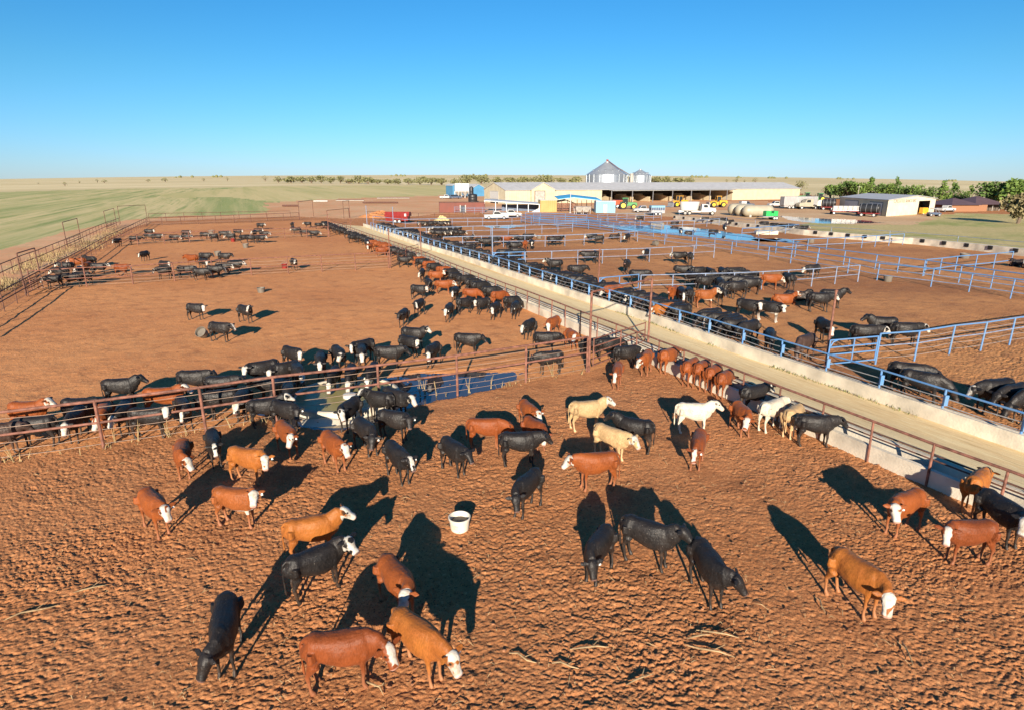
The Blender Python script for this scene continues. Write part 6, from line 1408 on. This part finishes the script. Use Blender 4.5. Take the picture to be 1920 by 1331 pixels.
FAR3 = [(255,459,'k',20),(280,452,'k',0),(281,444,'k',10),(296,454,'k',355),(328,456,'k',2),(350,446,'k',5),(350,455,'k',0),(384,450,'k',358),(402,454,'k',180),(421,448,'k',10),(434,453,'rw',190),(447,444,'k',5),(459,456,'k',30),(472,457,'k',20),(478,446,'kw',280),(490,457,'kw',350),(496,448,'k',0),(485,442,'k',15)]
for i, (px, py, c, h) in enumerate(FAR3): cow(c, ('lvl','low','lvlr')[i % 3], px, py, h, ('black' if c == 'k' else 'red white faced' if c == 'rw' else 'black white faced') + ' calf, ' + ORD[i] + ' from the left in the far row behind the third fence', 1.0, None, GF)
for r in [('tw','lvl',489,431,355,'pale tan calf alone at the back of the left pens'),('k','lvl',549,429,100,'black calf, rear one of a pair at the back pen'),('k','low',550,438,95,'black calf, front one of a pair at the back pen'),
 ('kw','lvl',578,428,180,'black calf with white face near the far end of the left trough'),('rw','lvl',557,440,200,'red calf behind the third fence near the gate'),('k','low',572,445,10,'black calf behind the third fence, left of the gate'),('k','low',590,447,8,'black calf behind the third fence, nearest the gate'),('k','lvl',598,430,20,'black calf next to the far trough end')]:
    cow(r[0], r[1], r[2], r[3], r[4], r[5], 1.0, None, GF)
# rows feeding along the left trough
def at_px(line, px, h=0):
    best = None
    for i in range(len(line)-1):
        for k in range(40):
            p = line[i].lerp(line[i+1], k/40); q = proj((p.x, p.y, h))
            if best is None or abs(q[0]-px) < best[0]: best = (abs(q[0]-px), p)
    return best[1]
def row(px0, px1, n, coats, line, h, side, text, group, start=0, pose=('eat','low','eat'), back=.95, sc=.98):
    a, b = at_px(line, px0, h), at_px(line, px1, h); rn = random.Random(int(px0))
    for i in range(n):
        f = (i+.5)/n; p = a.lerp(b, f); i0 = min(range(len(line)-1), key=lambda k: (line[k]-p).length); 
        c = coats[i % len(coats)]; d = back+rn.uniform(-.05,.35 if side < 0 else .75)
        hd = 24.6 + rn.uniform(-10,10) + (180 if side > 0 else 0)
        q = p + U*(side*d); word = {'k':'black','r':'red','d':'dark brown','kw':'white faced black','rw':'white faced red','kb':'blazed black','o':'orange'}[c]
        cow(c, pose[i % len(pose)], Vector((q.x, q.y, 0)), None, hd, word + ' calf ' + text.replace('#', ORD[i+start]), sc*rn.uniform(.94,1.04), None, group)
LROW, RROW = 'calves feeding at the left trough', 'calves feeding at the right trough'
row(798, 1000, 13, ['r','k','r','k','r','k','k','k','k','k','k','r','k'], RAILS, 1.32, -1, 'at the left trough, # on the camera side of the second gate', LROW)
row(664, 786, 15, ['k','d','k','k','k','kb','k','r','rw','r','r','k','k','k','k'], RAILS, 1.32, -1, 'at the left trough, # after the third gate', LROW)
row(616, 656, 14, ['k'], RAILS, 1.32, -1, 'at the far left trough, # from its far end', LROW)
for r in [('kw','low',689,466,290,'black calf with white face turned from the trough in the second pen'),('rw','lowl',694,474,250,'red calf with white face turned from the trough in the second pen'),('rb','lvl',716,482,10,'orange red calf broadside behind the tall gate post'),('k','low',662,456,30,'black calf standing back from the trough in the second pen'),('k','lvl',758,502,5,'black calf just behind the second gate bars')]:
    cow(r[0], r[1], r[2], r[3], r[4], r[5], 1.0, None, LROW)
# rows feeding along the right trough
RT = WALLRS
row(696, 962, 34, ['k','k','k','k','kb','k','k','k','d','k'], RT, .3, 1, 'at the right trough, # from its far end', RROW, pose=('low','eat','low'), back=1.62, sc=1.10)
row(995, 1112, 15, ['k','k','kb','k','k','k','k','k','k','k','k','k','k','k','rw'], RT, .3, 1, 'at the right trough, # after the tall pale pole', RROW, pose=('low','eat','low'), back=1.62, sc=1.10)
row(1120, 1240, 13, ['k','k','k','kw','k','k','d','k','k','k','k'], RT, .3, 1, 'at the right trough, # after the tall rusty pole', RROW, pose=('low','eat','low'), back=1.62, sc=1.10)
row(1266, 1350, 7, ['k','k','kb','k','k'], RT, .3, 1, 'at the right trough, # after the white faced orange calf', RROW, pose=('low','eat','low'), back=1.62, sc=1.10)
GR = 'cattle in the right pens'
for r in [
 ('ow','low',1244,606,205,'orange calf with white face pushing its head through the right trough cables'),
 ('kw','up',1040,512,170,'black calf with white face standing left behind the feeding row'),
 ('k','lvl',1080,524,5,'black calf facing right behind the feeding row'),
 ('k','lvl',1002,522,30,'black calf at the far corner of the middle right trough'),
 ('k','lvl',1104,494,185,'black calf, left one of a pair behind the thin pale fence'),('k','low',1117,494,100,'black calf, right one of a pair behind the thin pale fence'),
 ('k','up',1174,513,250,'black calf facing the camera alone in the middle of the right pen'),
 ('kw','lvl',1210,489,240,'small black calf with white face behind the thin pale fence'),
 ('kw','lvl',1274,495,188,'black calf with white face, left one of a pair facing left'),('k','low',1293,497,75,'black calf seen from behind, right one of a pair'),
 ('k','lvl',1196,535,352,'black calf with pale chin facing right behind the blue gate'),
 ('kb','lvl',1278,524,345,'black calf with white throat behind the crowded herd'),
 ('k','low',1296,538,300,'black calf at the left of the crowded herd'),('k','lvl',1320,548,5,'long haired black cow broadside, left part of the crowded herd'),
 ('k','lvl',1330,530,95,'black calf behind the left part of the crowded herd'),('k','lvl',1354,530,90,'black calf behind the middle of the crowded herd'),
 ('kb','low',1348,553,260,'black calf in the gap of the crowded herd'),('k','lvl',1388,534,182,'black cow behind the right part of the crowded herd'),
 ('k','low',1392,548,178,'big black cow broadside, right part of the crowded herd'),('kb','low',1382,560,195,'black cow with white nose nearest in the crowded herd'),('k','low',1408,552,185,'black cow at the right end of the crowded herd'),
 ('k','low',1306,528,10,'black calf behind the long haired cow, upper left of the crowded herd'),('k','lvl',1340,541,182,'black cow wedged in the middle of the crowded herd'),('k','low',1366,545,175,'black cow behind the big broadside cow of the crowded herd'),
 ('k','lvl',1372,530,5,'black calf at the back rim of the crowded herd'),('k','low',1404,538,190,'black calf behind the right end of the crowded herd'),('k','lvl',1360,560,20,'black calf standing in front of the gap in the crowded herd'),
 ('r','up',1260,570,240,'red calf facing the camera left of the crowded herd'),
 ('kb','low',1276,574,262,'small black calf between the red calf and a black rump'),('k','low',1290,574,80,'black calf seen from behind beside the red broadside calf'),
 ('rs','up',1320,577,4,'orange red calf with white face and white udder broadside'),
 ('k','lvl',1344,572,275,'black calf behind the head of the orange red calf'),
 ('rw','low',1442,543,356,'red calf with white face behind the pale fence'),('k','lvl',1477,543,90,'black calf behind the pale fence next to the red calf'),
 ('kw','low',1521,523,200,'black calf with white face at the right end of the pale fence'),
 ('rw','lie',1470,570,355,'red calf with white face lying on the ground'),('k','lie',1492,564,340,'black calf lying just behind the red lying calf'),
 ('kw','lvl',1534,584,355,'black calf with white face, nearer one of two facing right'),('k','up',1556,577,352,'black calf, farther one of two facing right'),
 ('kw','lvlr',1400,598,315,'black calf with white face and dark legs standing alone'),('ks','lvlr',1440,603,318,'black calf with white face and white front legs'),
 ('k','low',1440,662,250,'black calf at the right trough left of the blue gate'),('d','eatl',1505,674,215,'dark brown calf lowering its head towards the right trough'),
 ('kw','low',1540,640,265,'black calf with mottled face behind the tall rusty pole'),
 ('kw','lvl',1618,652,350,'black calf with white face, left one at the nearest blue fence'),('k','up',1650,636,170,'black calf with raised head looking away at the nearest blue fence'),('kw','lvl',1692,648,352,'black calf with white face, right one at the nearest blue fence'),
 ('k','low',1698,734,335,'black cow lowering its head to the right trough in the nearest right pen'),('k','eat',1722,752,320,'black cow overlapped by its neighbour at the right trough'),
 ('kb','low',1856,770,190,'black cow with pale nose feeding at the right picture edge, left one'),('k','low',1890,778,200,'black cow feeding at the right picture edge, middle one'),('k','eat',1925,790,195,'black cow feeding at the right picture edge, partly cut off'),
 ('rw','lie',878,452,10,'red and white calf lying beyond the pale fence'),('k','lie',882,465,200,'black calf lying before the pale fence'),
 ('k','lvl',902,464,5,'black cow, left one of three behind the tall pale pole'),('k','low',914,466,182,'black cow, middle one of three behind the tall pale pole'),('k','lvl',926,462,3,'black cow, right one of three behind the tall pale pole'),
 ('rb','lvl',948,459,358,'red calf among black cows behind the pale fence'),('k','lvl',964,458,180,'black cow right of the red calf behind the pale fence'),('k','low',978,461,10,'black cow in the middle of the pale fence group'),('k','lvl',990,456,5,'black cow farthest right behind the pale fence group'),
 ('r','low',985,470,85,'red calf seen from behind beside a black calf with white muzzle'),('kw','low',997,469,270,'black calf with white muzzle facing the camera'),
 ('k','low',954,474,265,'black calf facing the camera left of the red rump'),('k','lvl',968,474,190,'black calf broadside left of the red rump'),
 ('k','low',944,490,5,'black calf behind the blue gate, left one'),('k','lvl',958,492,8,'black calf behind the blue gate, middle one'),('k','low',968,486,4,'black calf behind the blue gate, right one'),
 ('k','lvl',1036,462,5,'black calf, left one of an overlapping pair behind the pale posts'),('k','up',1044,461,4,'black calf, right one of an overlapping pair behind the pale posts'),
 ('k','lvl',1110,457,185,'black calf lying shadowed, left of a pair near the blue alley'),('k','low',1122,459,178,'black calf, right of a pair near the blue alley'),('k','lie',1152,449,10,'black calf lying near the start of the blue alley'),('d','low',1175,456,240,'dark brown calf by the first alley post'),
 ('k','low',1200,417,190,'black calf nosing the ground behind the blue working pens'),('k','lie',1265,423,5,'black calf lying beyond the blue puddle'),('k','low',1276,443,260,'black calf standing in the blue puddle'),('k','lie',1292,442,0,'black calf lying at the rim of the blue puddle'),
 ('t','lvl',1336,447,5,'tan calf standing at the edge of the blue puddle'),('kw','low',1358,437,260,'black calf with white face right of the tan calf'),
 ('k','lvl',1322,419,180,'black calf, leftmost at the far concrete trough'),('k','low',1338,421,178,'black calf, second at the far concrete trough'),('k','lvl',1350,421,182,'black calf, third at the far concrete trough'),('d','low',1360,421,90,'dark brown calf, fourth at the far concrete trough'),('k','low',1370,425,210,'black calf grazing apart near the far concrete trough'),
 ('k','low',1432,429,150,'black calf at the far trough, leftmost of the group by the short blue fence'),('k','low',1451,432,140,'black calf at the far trough, second by the short blue fence'),('r','low',1468,434,145,'reddish calf at the far trough by the short blue fence'),('k','low',1482,434,140,'black calf at the far trough right of the reddish one'),('k','lvl',1498,438,175,'black calf at the far trough, second from the right'),('d','lvl',1506,438,5,'dark brown calf at the far trough, rightmost'),
 ('k','lie',1905,500,190,'black cow lying in the shade at the right picture edge'),('kw','lie',1925,503,200,'black cow with white patch lying cut by the right picture edge'),
]: cow(r[0], r[1], r[2], r[3], r[4], r[5], 1.12, None, GR)
for k, (x0, x1, y, n) in enumerate(((785,842,427,9),(804,862,437,8),(812,868,446,8),(745,780,443,5))):
    rn = random.Random(90+k)
    for i in range(n):
        cow('kw' if (k, i) in ((2, 6),) else 'k', ('lvl','low')[i % 2], x0+(x1-x0)*(i+.5)/n, y+rn.uniform(-1.2,1.2), rn.choice([0,180])+rn.uniform(-25,25), ('white faced ' if (k, i) == (2, 6) else '') + 'black cow, ' + ORD[i] + ' from left in the ' + ('farthest','middle','nearest','small')[k] + ' row near the red feed wagon', 1.02, None, GR)

# about 300 animals stay single; the farthest, smallest of the rows are one object
HERD.sort(key=lambda h: -h[0])
LOW = {}
bm = bmesh.new(); slots = []
for _, o, coat, key in HERD[290:]:
    if o.data.name not in LOW:
        tmp = bpy.data.objects.new('tmp', o.data); COL.objects.link(tmp); md = tmp.modifiers.new('d', 'DECIMATE'); md.ratio = .10
        dg = C.evaluated_depsgraph_get(); dg.update(); LOW[o.data.name] = bpy.data.meshes.new_from_object(tmp.evaluated_get(dg)); bpy.data.objects.remove(tmp)
    if coat not in slots: slots.append(coat)
    me = LOW[o.data.name].copy(); me.transform(Matrix.LocRotScale(o.location, o.rotation_euler, o.scale))
    me.polygons.foreach_set('material_index', np.full(len(me.polygons), slots.index(coat), np.int32)); bm.from_mesh(me); bpy.data.meshes.remove(me)
    for c in list(o.children): bpy.data.objects.remove(c)
    bpy.data.objects.remove(o)
me = bpy.data.meshes.new('far_cattle'); bm.to_mesh(me); bm.free()
me.materials.clear()
for c in slots: me.materials.append(COATS[c])
me.polygons.foreach_set('use_smooth', np.ones(len(me.polygons), bool))
o = bpy.data.objects.new('far_cattle', me); COL.objects.link(o); tag(o, 'tiny far cattle of the farthest rows, too many to tell apart', 'cattle', kind='stuff')
